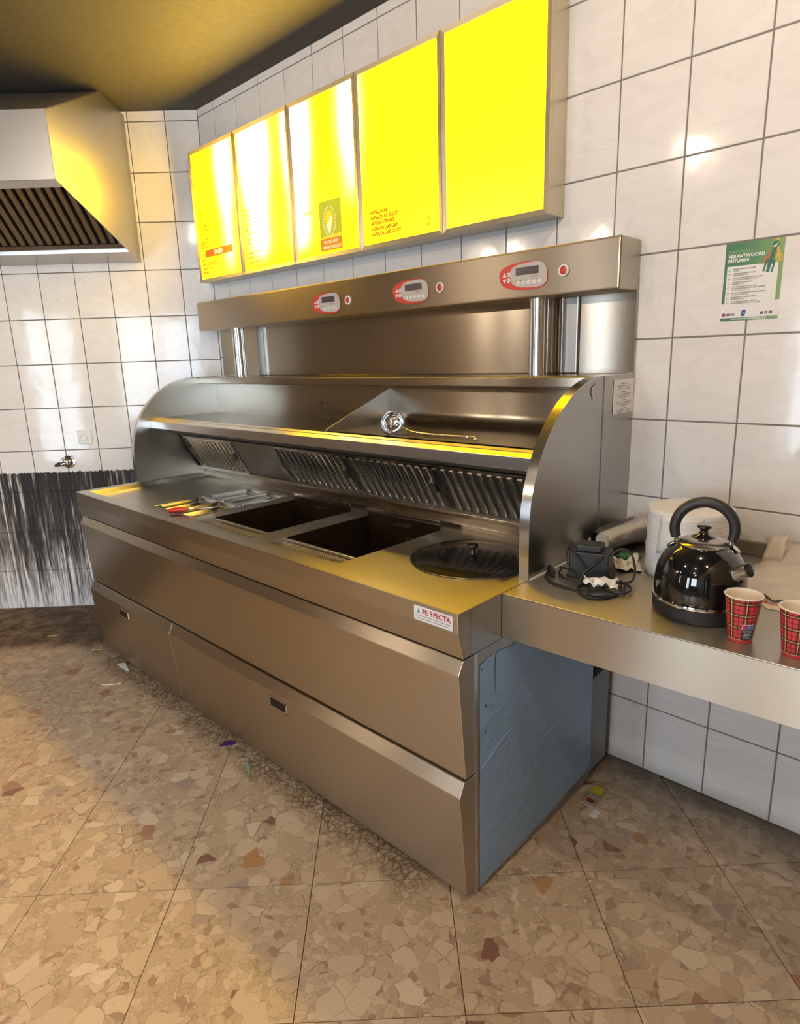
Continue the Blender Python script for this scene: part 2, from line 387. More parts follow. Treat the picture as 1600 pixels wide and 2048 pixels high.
cols = [0.0] + [2.6027+.2038*k for k in range(-12, 8)] + [RIGHTX]
rows = [.251*k for k in range(12)] + [CEIL]
tile_wall(wall_back, cols, rows, TILE_B, None, lambda a, b, c, d: a > .2 and b < 2.45 and d < 1.5)
wall_left = struct(MB().box(-.06, LLEN, .0025, .14, 0, CEIL).build('wall_left', GROUT_L))
wall_left.matrix_world = LSYS
lcols = [0.0] + [.177+.2*k for k in range(0, 12)]; lcols = [c for c in lcols if c < LLEN-.03] + [LLEN]
lrows = [0.0] + [.2465+.25*k for k in range(0, 11)]; lrows = [r for r in lrows if r < CEIL-.03] + [CEIL]
tile_wall(wall_left, lcols, lrows, TILE_L, LSYS)
LY = -LLEN*sin(PHI)
sw = MB(); ys_ = FRONT
for (y0, y1, z0, z1) in sorted(ADDED_SIDEW):
    sw.box(LEFTX-.14, LEFTX, ys_, y0, 0, CEIL).box(LEFTX-.14, LEFTX, y0, y1, 0, z0).box(LEFTX-.14, LEFTX, y0, y1, z1, CEIL); ys_ = y1
sw.box(LEFTX-.14, LEFTX, ys_, LY+.02, 0, CEIL)
struct(sw.build('wall_side', PAINT))
struct(MB().box(RIGHTX, RIGHTX+.14, FRONT, RDOOR[0], 0, CEIL).box(RIGHTX, RIGHTX+.14, RDOOR[1], .14, 0, CEIL).box(RIGHTX, RIGHTX+.14, RDOOR[0], RDOOR[1], RDOOR[3], CEIL).box(RIGHTX, RIGHTX+.14, RDOOR[0], RDOOR[1], 0, RDOOR[2]).build('wall_right', PAINT))
ceil = struct(MB().box(LEFTX-.14, RIGHTX+.14, FRONT-.14, .14, CEIL, CEIL+.12).build('ceiling', CEILM))
# floor: joint bed with one object per 40 cm tile, laid at 45 degrees
floor_o = struct(MB().box(LEFTX-.14, RIGHTX+.14, FRONT-.14, .14, -.12, -.0022).build('floor', FGROUT))
PT = .396; u0, v0 = .3005, 1.897; ft = None
tm = MB(); g = .0012
tm.box(g, PT-g, g, PT-g, -.012, 0); ftm = tm.mesh('floor_tile'); ftm.materials.append(FLOOR)
# tile plane: u along (1,1)/sqrt2, v along (1,-1)/sqrt2
q = 1/sqrt(2)
cnt = 0
for i in range(-9, 12):
    for j in range(-7, 14):
        uc, vc = u0+(i+.5)*PT, v0+(j+.5)*PT
        x, y = (uc+vc)*q, (uc-vc)*q
        if not (LEFTX-.1 < x < RIGHTX+.1 and -3.9 < y < .15): continue
        if x*sin(PHI)-y*cos(PHI) < -.25: continue
        o = bpy.data.objects.new('floor_tile', ftm); COL.objects.link(o); o.parent = floor_o
        c0 = Vector(((u0+i*PT+v0+(j+1)*PT)*q, (u0+i*PT-v0-(j+1)*PT)*q, 0))
        o.matrix_local = Matrix.Translation((c0.x, c0.y, random.uniform(-.0006, .0002))) @ Matrix.Rotation(radians(45), 4, 'Z')
        cnt += 1
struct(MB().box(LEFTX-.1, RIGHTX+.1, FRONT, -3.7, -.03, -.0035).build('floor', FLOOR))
# shop front with glazing
FRM = plain('window_frame_grey', (.30, .30, .31), .4)
GL, ntg, bsg = mat('window_glass')
tr = N(ntg, 'ShaderNodeBsdfTransparent'); gl = N(ntg, 'ShaderNodeBsdfGlossy'); gl.inputs['Roughness'].default_value = .02
fr_ = N(ntg, 'ShaderNodeFresnel'); mx = N(ntg, 'ShaderNodeMixShader'); ntg.links.new(fr_.outputs[0], mx.inputs[0]); ntg.links.new(tr.outputs[0], mx.inputs[1]); ntg.links.new(gl.outputs[0], mx.inputs[2])
ntg.links.new(mx.outputs[0], ntg.nodes['Material Output'].inputs[0])
wf = MB(); ops = sorted(WINDOWS + [DOOR]); xs = LEFTX
for (x0, x1, z0, z1) in ops:
    wf.box(xs, x0, FRONT-.14, FRONT, 0, CEIL); wf.box(x0, x1, FRONT-.14, FRONT, z1, CEIL)
    if z0 > 0: wf.box(x0, x1, FRONT-.14, FRONT, 0, z0)
    xs = x1
wf.box(xs, RIGHTX, FRONT-.14, FRONT, 0, CEIL)
struct(wf.build('wall_front', PAINT))
def glazing(name, x0, x1, z0, z1, nx):
    y = FRONT-.07
    o = MB().box(x0, x1, y-.003, y+.003, z0, z1).build(name, GL); struct(o)
    f = MB(); w = .05
    f.box(x0, x1, y-.03, y+.03, z0, z0+w).box(x0, x1, y-.03, y+.03, z1-w, z1)
    for k in range(nx+1):
        xc = x0+w/2+(x1-x0-w)*k/nx; f.box(xc-w/2, xc+w/2, y-.03, y+.03, z0+w, z1-w)
    f.build('frame', FRM, o, world=False)
for n, wdw in enumerate(WINDOWS): glazing('window_%d' % (n+1), *wdw, 2)
glazing('door_1', *DOOR, 2)
o = struct(MB().box(RIGHTX+.067, RIGHTX+.073, *RDOOR).build('door_2', GL)); f = MB(); w = .06
for yy in (RDOOR[0], (RDOOR[0]+RDOOR[1])/2-w/2, RDOOR[1]-w): f.box(RIGHTX+.04, RIGHTX+.10, yy, yy+w, RDOOR[2], RDOOR[3])
f.box(RIGHTX+.04, RIGHTX+.10, RDOOR[0], RDOOR[1], RDOOR[2], RDOOR[2]+.1).box(RIGHTX+.04, RIGHTX+.10, RDOOR[0], RDOOR[1], RDOOR[3]-w, RDOOR[3])
f.build('frame', FRM, o, world=False)
for n, (y0, y1, z0, z1) in enumerate(ADDED_SIDEW):
    o = struct(MB().box(LEFTX-.073, LEFTX-.067, y0, y1, z0, z1).build('window_%d' % (n+3), GL)); f = MB(); w = .03
    f.box(LEFTX-.09, LEFTX-.05, y0, y1, z0, z0+w).box(LEFTX-.09, LEFTX-.05, y0, y1, z1-w, z1).box(LEFTX-.09, LEFTX-.05, y0, y0+w, z0, z1).box(LEFTX-.09, LEFTX-.05, y1-w, y1, z0, z1)
    f.build('frame', FRM, o, world=False)
# ceiling downlights
LENS, ntl, bsl = mat('downlight_lens')
bsl.inputs['Emission Color'].default_value = (1, .86, .66, 1); bsl.inputs['Emission Strength'].default_value = 25; bsl.inputs['Base Color'].default_value = (.9, .9, .85, 1)
SURR = plain('downlight_ring', (.7, .7, .68), .3)
lname = {}
for k, (x, y) in enumerate(LAMPS):
    t = thing('downlight', (x, y, CEIL), 'round recessed ceiling downlight with pale metal ring', 'light', 'recessed ceiling downlights')
    MB().lathe([(.035, -.004), (.048, -.008), (.055, -.004), (.055, 0)], (0, 0, 0), 24).build('ring', SURR, t, 40, world=False)
    MB().lathe([(0, -.003), (.036, -.003)], (0, 0, 0), 20).build('lens', LENS, t, world=False)
    d = bpy.data.lights.new('downlight_beam', 'POINT'); d.shadow_soft_size = .035; d.energy = LAMP_W*(1.1 if x < .5 else 1); d.color = (1, .80, .60)
    lo = bpy.data.objects.new('downlight_beam', d); COL.objects.link(lo); lo.location = (x, y, CEIL-.05)

# ================================================================== the frying station
X0, X1 = .045, 2.493; ZT, ZW = .870, .850
fry = thing('frying_station', (1.27, -.45, 0), 'long stainless steel frying station with curved end panels, basins and drawers', 'fryer')
def FB(b, name, m, **k): return b.build(name, m, fry, **k)
# worktop: raised rim, sunken deck with openings
HOLES = [(.628, .966, -.796, -.282), (1.043, 1.432, -.800, -.312), (1.539, 1.924, -.800, -.312)]
wx0, wx1, wy0, wy1 = .105, 2.440, -.860, -.240
b = MB()
xs = sorted({wx0, wx1, *[h[0] for h in HOLES], *[h[1] for h in HOLES]}); ys = sorted({wy0, wy1, -.796, -.282, -.800, -.312})
for a, c in zip(xs, xs[1:]):
    for d, e in zip(ys, ys[1:]):
        mx_, my_ = (a+c)/2, (d+e)/2
        if any(h[0] < mx_ < h[1] and h[2] < my_ < h[3] for h in HOLES): continue
        b.poly([(a, d, ZW), (c, d, ZW), (c, e, ZW), (a, e, ZW)])
bmesh.ops.remove_doubles(b.b, verts=b.b.verts[:], dist=1e-5)
FB(b, 'deck', ST_TOP)
b = MB(); b2_ = MB(); s = .009
o_ = [(X0, -.917), (X1, -.917), (X1, wy1), (X0, wy1)]; i_ = [(wx0-s, wy0-s), (wx1+s, wy0-s), (wx1+s, wy1), (wx0-s, wy1)]; w_ = [(wx0, wy0), (wx1, wy0), (wx1, wy1), (wx0, wy1)]
for k in (0, 1, 3):
    j = (k+1) % 4
    b.poly([(*o_[k], ZT), (*o_[j], ZT), (*i_[j], ZT), (*i_[k], ZT)])
    b2_.poly([(*i_[k], ZT), (*i_[j], ZT), (*w_[j], ZW), (*w_[k], ZW)])
bmesh.ops.remove_doubles(b.b, verts=b.b.verts[:], dist=1e-5)
FB(b, 'rim', ST_TOP); FB(b2_, 'rim_slope', ST_SIDE)
# fascia under the rim
FB(MB().prism([(-.917, ZT-.0005), (-.9165, .817), (-.897, .743), (-.868, .743), (-.868, ZT-.0005)], 'x', X0, X1), 'fascia', ST_FRONT, bevel=.002)
FB(MB().box(X1-.012, X1, -.8685, -.60, .7435, ZT-.0008), 'fascia_end', ST_SIDE)
def front(z1, knee, z0, x0, x1, name):
    o = FB(MB().prism([(-.897, z1), (-.917, knee), (-.891, z0), (-.850, z0), (-.850, z1)], 'x', x0, x1), name, ST_FRONT, bevel=.0018); return o
front(.739, .705, .398, X0, X1, 'front_panel')
for x0, x1, hx in ((X0, .905, .437), (.909, X1, 1.69)):
    d = front(.393, .354, .030, x0, x1, 'drawer')
    # recessed grip: frame, and a dark plate for the shade in its slot
    hz = .318; slope = (.917-.891)/(.354-.03); yy = -(.917-(.354-hz)*slope)
    h = MB(); w, hh = .048, .021
    h.box(hx-w, hx+w, yy-.003, yy+.006, hz+hh-.005, hz+hh).box(hx-w, hx+w, yy-.003, yy+.006, hz-hh, hz-hh+.004)
    h.box(hx-w, hx-w+.004, yy-.003, yy+.006, hz-hh, hz+hh).box(hx+w-.004, hx+w, yy-.003, yy+.006, hz-hh, hz+hh)
    h.b.transform(Matrix.Translation(-wloc(d))); lab(link('grip', h.mesh('grip'), ST_RIM, d), 'flush rectangular drawer pull')
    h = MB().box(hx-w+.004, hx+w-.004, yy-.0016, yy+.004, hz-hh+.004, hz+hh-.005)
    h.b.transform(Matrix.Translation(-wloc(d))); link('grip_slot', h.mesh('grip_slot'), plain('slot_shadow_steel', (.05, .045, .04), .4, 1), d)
# carcass, plinth, end panels
FB(MB().box(X0+.012, X1-.02, -.848, -.21, .07, .60), 'carcass', ST_DARK)
FB(MB().box(X0+.05, X1-.02, -.80, -.22, .0, .07), 'plinth', plain('plinth_dark', (.05, .045, .04), .6))
ep = FB(MB().box(X1-.018, X1, -.842, -.197, .015, .742), 'end_panel', ST_SIDE, bevel=.0012)
FB(MB().box(X1-.004, X1+.0012, -.852, -.842, .015, .742), 'edge_strip', ST_RIM)
FB(MB().box(X0, X0+.015, -.848, -.06, .03, .742), 'end_panel', ST_SIDE)
FB(MB().box(X1-.03, X1-.014, -.196, -.045, .02, .385), 'rear_panel', plain('rear_panel_grey', (.25, .30, .34), .5))
FB(MB().box(X1-.10, X1-.09, -.20, -.04, .36, .745), 'rear_panel', plain('rear_shadow_green', (.02, .035, .03), .6))  # dark sheet coloured as the shade inside the open recess
FB(MB().box(X0+.02, X1-.12, -.20, -.02, .02, 1.15), 'rear_duct', ST_DARK)
# blue protective film still on the end panel, torn along its top
FILM, ntf, bsf = mat('blue_protective_film'); pos = geo(ntf)
cr = noise(ntf, mapping(ntf, pos, (1, 2.2, 5), rot=(.55, 0, 0)), 3, 4, .6, .8)
ntf.links.new(mix(ntf, cr, (.22, .36, .54), (.29, .44, .62)), bsf.inputs['Base Color'])
bsf.inputs['Roughness'].default_value = .38; bsf.inputs['Metallic'].default_value = .15
bump(ntf, bsf, cr, .25, .03)
fp = [(-.834, .022), (-.834, .27), (-.832, .40), (-.833, .60), (-.832, .698), (-.826, .703), (-.817, .706), (-.803, .707), (-.794, .712), (-.78, .711), (-.77, .713), (-.7685, .688), (-.7665, .63), (-.7632, .585), (-.7635, .64), (-.763, .69), (-.757, .713), (-.745, .710), (-.735, .713), (-.722, .708), (-.709, .709), (-.69, .706), (-.675, .709), (-.64, .713), (-.60, .72), (-.2, .72), (-.203, .40), (-.198, .20), (-.194, .061), (-.30, .052), (-.456, .038), (-.62, .03)]
fm = MB(); fm.b.faces.new([fm.b.verts.new((X1+.0012, y, z)) for y, z in fp]); fm.b.faces.new([fm.b.verts.new((X1+.0006, y, z)) for y, z in fp][::-1])
film = FB(fm, 'protective_film', FILM); lab(film, 'torn pale blue protective film')
# creases in the film
def crease(pts, r):
    c = MB().tube([(X1+.0006, y, z) for y, z in pts], r, 6); c.b.transform(Matrix.Translation(-wloc(film))); link('crease', c.mesh('crease', 60), FILM, film)
from_px = None
crease([(-.83, .395), (-.79, .41), (-.74, .435), (-.69, .45), (-.65, .456)], .0022)
crease([(-.80, .56), (-.75, .558), (-.70, .552), (-.66, .556), (-.62, .575), (-.58, .60)], .0018)
sp_ = MB()
for y, z, r in ((-.805, .575, .004), (-.785, .568, .0025), (-.807, .50, .003), (-.77, .56, .003), (-.826, .69, .003), (-.78, .46, .002), (-.765, .40, .002), (-.50, .60, .002), (-.40, .36, .0022)):
    n = 7; sp_.b.faces.new([sp_.b.verts.new((X1+.0016, y+r*cos(2*pi*k/n)*random.uniform(.6, 1.2), z+r*1.5*sin(2*pi*k/n)*random.uniform(.7, 1.2))) for k in range(n)])
sp_.b.transform(Matrix.Translation(-wloc(film))); o = link('tear_spot', sp_.mesh('tear_spot'), INK, film); o['kind'] = 'stuff'
# curved end panels
def arch_profile(r=.4, yc=-.209, zc=1.002, n=64, top=1.402):
    p = [(-.609, ZT)]
    for k in range(n+1):
        a = pi - (pi/2)*k/n; p.append((yc+r*cos(a), zc+r*sin(a)))
    return p
AP = arch_profile()
RIM_W = .0305
for xo, xi, nm in ((X1-RIM_W, X1, 'r'), (X0, X0+RIM_W, 'l')):
    FB(MB().prism(AP + [(-.001, 1.402), (-.001, ZT)], 'x', xo+.0008, xi-.0008), 'curved_end_panel', ST_SIDE)
    st = thick(AP + [(-.001, 1.402)], .0014)
    FB(MB().prism(st, 'x', xo, xi), 'rim_strip', ST_RIM, smooth=35)
FB(MB().box(X1, X1+.0008, -.212, -.210, ZT, 1.401), 'panel_seam', INKG)
FB(MB().poly([(X1+.0008, -.292, 1.371), (X1+.0008, -.262, 1.384), (X1+.0008, -.268, 1.367), (X1+.0008, -.275, 1.348), (X1+.0008, -.268, 1.338), (X1+.0008, -.282, 1.331), (X1+.0008, -.284, 1.345), (X1+.0008, -.292, 1.352)]), 'glue_residue', plain('residue_pale', (.50, .49, .47), .6))
# canopy: lip, shelf, soffit, filter panel, gutter
XI0, XI1 = X0+RIM_W, X1-RIM_W
FB(MB().prism([(-.503, 1.150), (-.503, 1.186), (-.481, 1.197), (-.478, 1.192), (-.474, 1.192), (-.4735, 1.197), (-.459, 1.204), (-.455, 1.199), (-.455, 1.15)], 'x', XI0, XI1), 'canopy_lip', ST_RIM, bevel=.0012)
FB(MB().prism(thick([(-.455, 1.199), (-.084, 1.199), (-.084, 1.37)], .002), 'x', XI0, XI1), 'upper_shelf', ST_BACK)
FB(MB().prism(thick([(-.50, 1.150), (-.475, 1.148), (-.337, 1.102), (-.229, .914)], -.0015), 'x', XI0, XI1), 'soffit', ST_DARK)
FB(MB().prism([(-.229, .916), (-.252, .911), (-.252, .901), (-.228, .897), (-.222, .872), (-.246, .868), (-.246, ZW), (-.20, ZW), (-.20, .91)], 'x', XI0, XI1), 'grease_gutter', ST_BACK, bevel=.001)
FB(MB().prism([(0, 1.402), (-.196, 1.400), (-.202, 1.396), (-.202, 1.368), (-.198, 1.366), (-.196, 1.372), (0, 1.372)], 'x', XI0-.002, XI1+.002), 'top_ledge', ST_BACK, bevel=.001)
# baffle filters in the sloping canopy panel
fa, fb_ = Vector((-.340, 1.098)), Vector((-.236, .918)); fd = (fb_-fa); FLN = fd.length; fd = fd.normalized(); fn = Vector((-fd.y, fd.x)); 
if fn.x > 0: fn = -fn
TILT = Matrix(((1, 0, 0, 0), (0, -fn.x*-1, fd.x, fa.x), (0, fn.y, fd.y, fa.y), (0, 0, 0, 1)))
TILT = Matrix(((1, 0, 0, 0), (0, fn.x, fd.x, fa.x), (0, fn.y, fd.y, fa.y), (0, 0, 0, 1)))  # local y = out of panel, local z = down the slope
def baffle_prof(pitch):
    w = pitch*.60
    return [(-w/2, .002), (-w/2+.003, .009), (-w/2+.007, .0115), (w/2-.007, .0115), (w/2-.003, .009), (w/2, .002)]
PITCHF = .0402
bb = MB(); pr = baffle_prof(PITCHF)
A = [bb.b.verts.new((x, y, .012)) for x, y in pr]; B = [bb.b.verts.new((x, y, FLN-.022)) for x, y in pr]; C = [bb.b.verts.new((x*.8, .002, FLN-.012)) for x, y in pr]
for P_, Q_ in ((A, B), (B, C)):
    for k in range(len(pr)-1): bb.b.faces.new((P_[k], P_[k+1], Q_[k+1], Q_[k]))
bb.b.faces.new(A)
baf_me = bb.mesh('baffle', 50); baf_me.materials.append(ST_BAF)
BACKD = plain('filter_back_dark', (.03, .026, .022), .5)
for fx0, fx1 in ((.105, .588), (.957, 1.437), (1.441, 1.921), (1.925, 2.405)):
    f = MB().box(fx0, fx1, .0, .003, 0, FLN); f.xf(TILT)
    fo = FB(f, 'baffle_filter', BACKD)
    fl = wloc(fry)
    fr = MB(); t = .012
    fr.box(fx0, fx1, .002, .007, 0, t).box(fx0, fx1, .002, .012, FLN-t, FLN).box(fx0, fx0+.005, .002, .012, t, FLN-t).box(fx1-.005, fx1, .002, .012, t, FLN-t)
    fr.xf(Matrix.Translation(-fl) @ TILT); link('filter_frame', fr.mesh('filter_frame'), ST_BAF, fo)
    n = int((fx1-fx0-.01)/PITCHF)
    for k in range(n):
        o = bpy.data.objects.new('baffle', baf_me); COL.objects.link(o); o.parent = fo
        o.matrix_local = Matrix.Translation(-fl) @ TILT @ Matrix.Translation((fx0+.005+((fx1-fx0-.01)-n*PITCHF)/2+PITCHF*(k+.5), 0, 0))
    for hx in (fx0+.028, fx1-.028):
        h = MB().box(hx-.010, hx+.010, .0115, .016, FLN*.36, FLN*.58).box(hx-.010, hx-.006, .0115, .024, FLN*.36, FLN*.58)
        h.xf(Matrix.Translation(-fl) @ TILT); link('filter_handle', h.mesh('filter_handle'), ST_DARK, fo)
FB(MB().box(.592, .953, .0, .004, 0.0, FLN).xf(TILT), 'blank_panel', ST_DARK)
FB(MB().box(2.409, XI1, .0, .004, 0.0, FLN).xf(TILT), 'blank_panel', ST_DARK)
# chip scuttle in the right half of the shelf with its triangular divider
bp = [(-.098, 1.352), (-.100, 1.262)] + [(-.100-.05*(1-cos(a)), 1.262-.05*sin(a)) for a in [k*pi/16 for k in range(1, 9)]] + [(-.452, 1.2065)]
FB(MB().prism(thick(bp, -.0015), 'x', 1.479, XI1), 'scuttle_tray', ST_BACK, smooth=30)
FB(MB().prism([(-.086, 1.200), (-.086, 1.352), (-.096, 1.352), (-.458, 1.210), (-.458, 1.200)], 'x', 1.474, 1.478), 'divider', ST_SIDE, bevel=.0008)
# fry basins with perforated landing strips
PERF, ntp, bsp = mat('perforated_steel'); pos = geo(ntp)
bt = N(ntp, 'ShaderNodeTexVoronoi', feature='F1'); bt.inputs['Scale'].default_value = 150; bt.inputs['Randomness'].default_value = .0
ntp.links.new(mapping(ntp, pos, (1, 1, 0), rot=(0, 0, .785)), bt.inputs['Vector'])
hm = ramp(ntp, bt.outputs['Distance'], [(.30, 1), (.38, 0)])
ntp.links.new(mix(ntp, hm, (.52, .48, .40), (.02, .018, .012)), bsp.inputs['Base Color'])
ntp.links.new(ramp(ntp, hm, [(0, .3), (1, .8)]), bsp.inputs['Roughness']); ntp.links.new(ramp(ntp, hm, [(0, 1), (1, .2)]), bsp.inputs['Metallic'])
bump(ntp, bsp, math_(ntp, 'SUBTRACT', 1.0, hm), .6, .003)
for hx0, hx1, hy0, hy1 in HOLES[1:]:
    oy0 = -.718; zb = .62; t = .003
    m_ = MB()
    m_.box(hx0, hx1, oy0, hy1+.06, zb-t, zb)
    m_.box(hx0, hx0+t, oy0, hy1, zb, ZW-.0006).box(hx1-t, hx1, oy0, hy1, zb, ZW-.0006).box(hx0, hx1, oy0, oy0+t, zb, ZW-.012)
    m_.box(hx0, hx1, hy1, hy1+t, zb, .868)
    ba = FB(m_, 'fry_basin', OILY)
    pl = wloc(fry)
    def sub(mb, nm, m2, **k):
        mb.b.transform(Matrix.Translation(-pl)); return link(nm, mb.mesh(nm, k.get('smooth')), m2, ba, k.get('bevel', 0))
    sub(MB().box(hx0, hx1, hy1+.003, hy1+.006, ZW-.02, .881), 'basin_back_edge', ST_BACK)
    sub(MB().box(hx0, hx1, hy1-.006, hy1+.006, .878, .884), 'basin_back_edge', ST_RIM)
    sub(MB().box(hx0+t, hx1-t, oy0-.006, oy0+.004, ZW-.014, ZW-.004), 'basin_front_edge', ST_RIM, bevel=.001)
    sub(MB().box(hx0, hx1, hy0, oy0-.004, ZW-.018, ZW-.015), 'landing_strip', PERF)
    e = MB().box(hx0, hx0+.002, hy0, oy0, ZW-.018, ZW).box(hx1-.002, hx1, hy0, oy0, ZW-.018, ZW).box(hx0, hx1, hy0-.001, hy0+.001, ZW-.018, ZW)
    sub(e, 'landing_edge', ST_TOP)
    # basket hook plate and level marks on the basin's back
    xm = hx0+(hx1-hx0)*.52
    sub(MB().box(xm-.05, xm+.04, hy1-.012, hy1-.002, .838, .842).box(xm-.05, xm-.046, hy1-.012, hy1-.002, .825, .842), 'basket_hook', ST_DARK)
    mk = MB()
    for zz in (.790, .780): mk.box(xm+.015, xm+.05, hy1-.002, hy1-.0005, zz, zz+.002)
    sub(mk, 'level_mark', plain('level_marks', (.35, .33, .3), .3, 1))
FB(MB().box(.628, .966, -.796, -.282, .70, .704).box(.626, .629, -.796, -.282, .70, ZW-.0006).box(.965, .968, -.796, -.282, .70, ZW-.0006).box(.628, .966, -.798, -.795, .70, ZW-.0006).box(.628, .966, -.283, -.280, .70, ZW-.0006), 'pan_well', ST_DARK)
# back plates, tubes, control box
FB(MB().box(.040, .414, -.012, -.001, 1.40, 1.70), 'back_plate', ST_BACK, bevel=.003)
FB(MB().box(.420, 2.240, -.016, -.001, 1.40, 1.70), 'back_plate', ST_BACK, bevel=.006)
FB(MB().box(2.246, X1-.001, -.012, -.001, 1.40, 1.70), 'back_plate', ST_BACK, bevel=.003)
FB(MB().box(.40, 2.26, -.0015, -.0005, 1.40, 1.70), 'joint_backing', INK)
for tx in (.345, 2.188):
    FB(MB().lathe([(.0315, 1.40), (.0315, 1.655)], (tx, -.088, 0), 40), 'support_tube', TUBE, smooth=60)
for tx, w in ((.262, .012), (.45, .03), (2.268, .03)):
    FB(MB().box(tx-w, tx+w, -.024, -.010, 1.402, 1.655), 'cover_strip', ST_SIDE, bevel=.005)
FB(MB().box(.036, 2.4915, -.139, -.001, 1.652, 1.803), 'control_box', ST_FRONT, bevel=.007, seg=3)
# control units
def sup(cx, cz, a, c, n=3.2, N_=44, sk=0):
    out = []
    for k in range(N_):
        t = 2*pi*k/N_; x = abs(cos(t))**(2/n)*(1 if cos(t) > 0 else -1)*a; z = abs(sin(t))**(2/n)*(1 if sin(t) > 0 else -1)*c
        out.append((cx+x+sk*z, cz+z*(1+.10*x/a)))
    return out
for cx, cz in ((1.146, 1.714), (1.650, 1.718), (2.156, 1.722)):
    cu = FB(MB().prism(sup(cx, cz, .093, .044, 2.7, sk=-.16), 'y', -.1412, -.1388), 'control_unit', REDP); lab(cu, 'red and grey membrane control unit')
    pl = wloc(fry)
    def sub(mb, nm, m2): mb.b.transform(Matrix.Translation(-pl)); return link(nm, mb.mesh(nm), m2, cu)
    sub(MB().prism(sup(cx+.021, cz+.0015, .070, .0385, 3.2, sk=-.12), 'y', -.1418, -.1400), 'keypad', GREYP)
    sub(MB().box(cx-.027, cx+.060, -.1424, -.1410, cz+.0035, cz+.0275), 'display', DISP)
    def tri(x, z, s, up): return [(x-s, z-s*.9*up), (x+s, z-s*.9*up), (x, z+s*.9*up)]
    bx_ = cx-.072
    sub(MB().prism(tri(bx_, cz+.010, .0075, 1), 'y', -.1420, -.1408), 'button', WHITE); sub(MB().prism(tri(bx_, cz-.010, .0075, -1), 'y', -.1420, -.1408), 'button', WHITE)
    sub(MB().box(bx_+.010, bx_+.023, -.1420, -.1408, cz+.004, cz+.016), 'button', WHITE)
    sub(MB().prism(sup(bx_+.0165, cz-.009, .0068, .0075, 2, 20), 'y', -.1420, -.1408), 'button', WHITE)
    num = [('M', bx_+.0165, cz+.0068, .010, .9, 'CENTER'), ('P', bx_+.0165, cz-.0125, .010, .9, 'CENTER')]
    dots = MB()
    for k in range(5):
        kx = cx-.018+.0205*k; sub(MB().prism(sup(kx, cz-.0205, .0063, .0066, 2, 20), 'y', -.1424, -.1412), 'button', WHITE)
        num.append((str(k+1), kx, cz-.0242, .0098, .9, 'CENTER')); dots.disc((kx-.008, -.1421, cz-.0135), .0017, 10)
    sub(dots, 'indicator_dots', INK)
    lettering('button_lettering', num, INK, cu, FR(-.1426))
    lettering('brand_lettering', [('PERFECTA', cx+.028, cz-.0065, .0075, .95)], INKRED, cu, FR(-.1421))
for bx_, bz in ((1.291, 1.716), (1.799, 1.720), (2.306, 1.7235)):
    rg = MB().lathe([(.0125, .0), (.0185, .0), (.0185, .004), (.016, .006), (.0125, .005), (.0125, 0)], (0, 0, 0), 28).xf(Matrix.Translation((bx_, -.139, bz)) @ Matrix.Rotation(radians(90), 4, 'X'))
    ro = FB(rg, 'pilot_lamp', WHITE, smooth=40); lab(ro, 'round red pilot lamp in a white ring')
    ln = MB().lathe([(.0125, .001), (.0118, .0045), (.006, .0058), (0, .006)], (0, 0, 0), 24).xf(Matrix.Translation(-wloc(fry)) @ Matrix.Translation((bx_, -.139, bz)) @ Matrix.Rotation(radians(90), 4, 'X'))
    link('lamp_lens', ln.mesh('lamp_lens', 60), REDLAMP, ro)
# maker's plate
npl = FB(MB().prism([(2.350, .824), (2.353, .821), (2.474, .821), (2.477, .824), (2.477, .857), (2.474, .860), (2.353, .860), (2.350, .857)], 'y', -.9186, -.9165), 'maker_plate', plain('plate_silver_white', (.70, .69, .67), .35, vary=.02)); lab(npl, 'white plate reading PERFECTA')
lettering('plate_lettering', [('PE', 2.3783, .8415, .0185, 1.02, 'LEFT', .0006), ('FECTA', 2.4150, .8415, .0185, 1.02, 'LEFT', .0006)], INKRED, npl, FR(-.9189))
rr = text_mesh('F', .0185, 1.02, 'LEFT', .0006); rb = MB(); rb.b.from_mesh(rr); rb.xf(Matrix.Translation((2.4130, 0, .8415)) @ FR(-.9189) @ Matrix.Diagonal((-1, 1, 1, 1))); rb.b.transform(Matrix.Translation(-wloc(fry))); link('plate_lettering', rb.mesh('plate_lettering'), INKRED, npl)
pb = MB()
for x0, x1, z0 in ((2.3555, 2.385, .8338), (2.387, 2.412, .8338), (2.415, 2.440, .8338), (2.442, 2.472, .8338), (2.362, 2.388, .8268), (2.390, 2.414, .8268), (2.418, 2.466, .8268)): pb.poly([(x0, -.9189, z0), (x1, -.9189, z0), (x1, -.9189, z0+.0018), (x0, -.9189, z0+.0018)])
pb.b.transform(Matrix.Translation(-wloc(fry))); link('plate_small_print', pb.mesh('plate_small_print'), INKG, npl)['kind'] = 'stuff'
dr = MB().prism([(2.3655, .8535), (2.3668, .8535), (2.3672, .8500), (2.3695, .8470), (2.3700, .8430), (2.3680, .8405), (2.3640, .8408), (2.3620, .8435), (2.3630, .8475), (2.3652, .8500)], 'y', -.9191, -.9187); dr.b.transform(Matrix.Translation(-wloc(fry))); link('drop_emblem', dr.mesh('drop_emblem'), TEAL, npl)
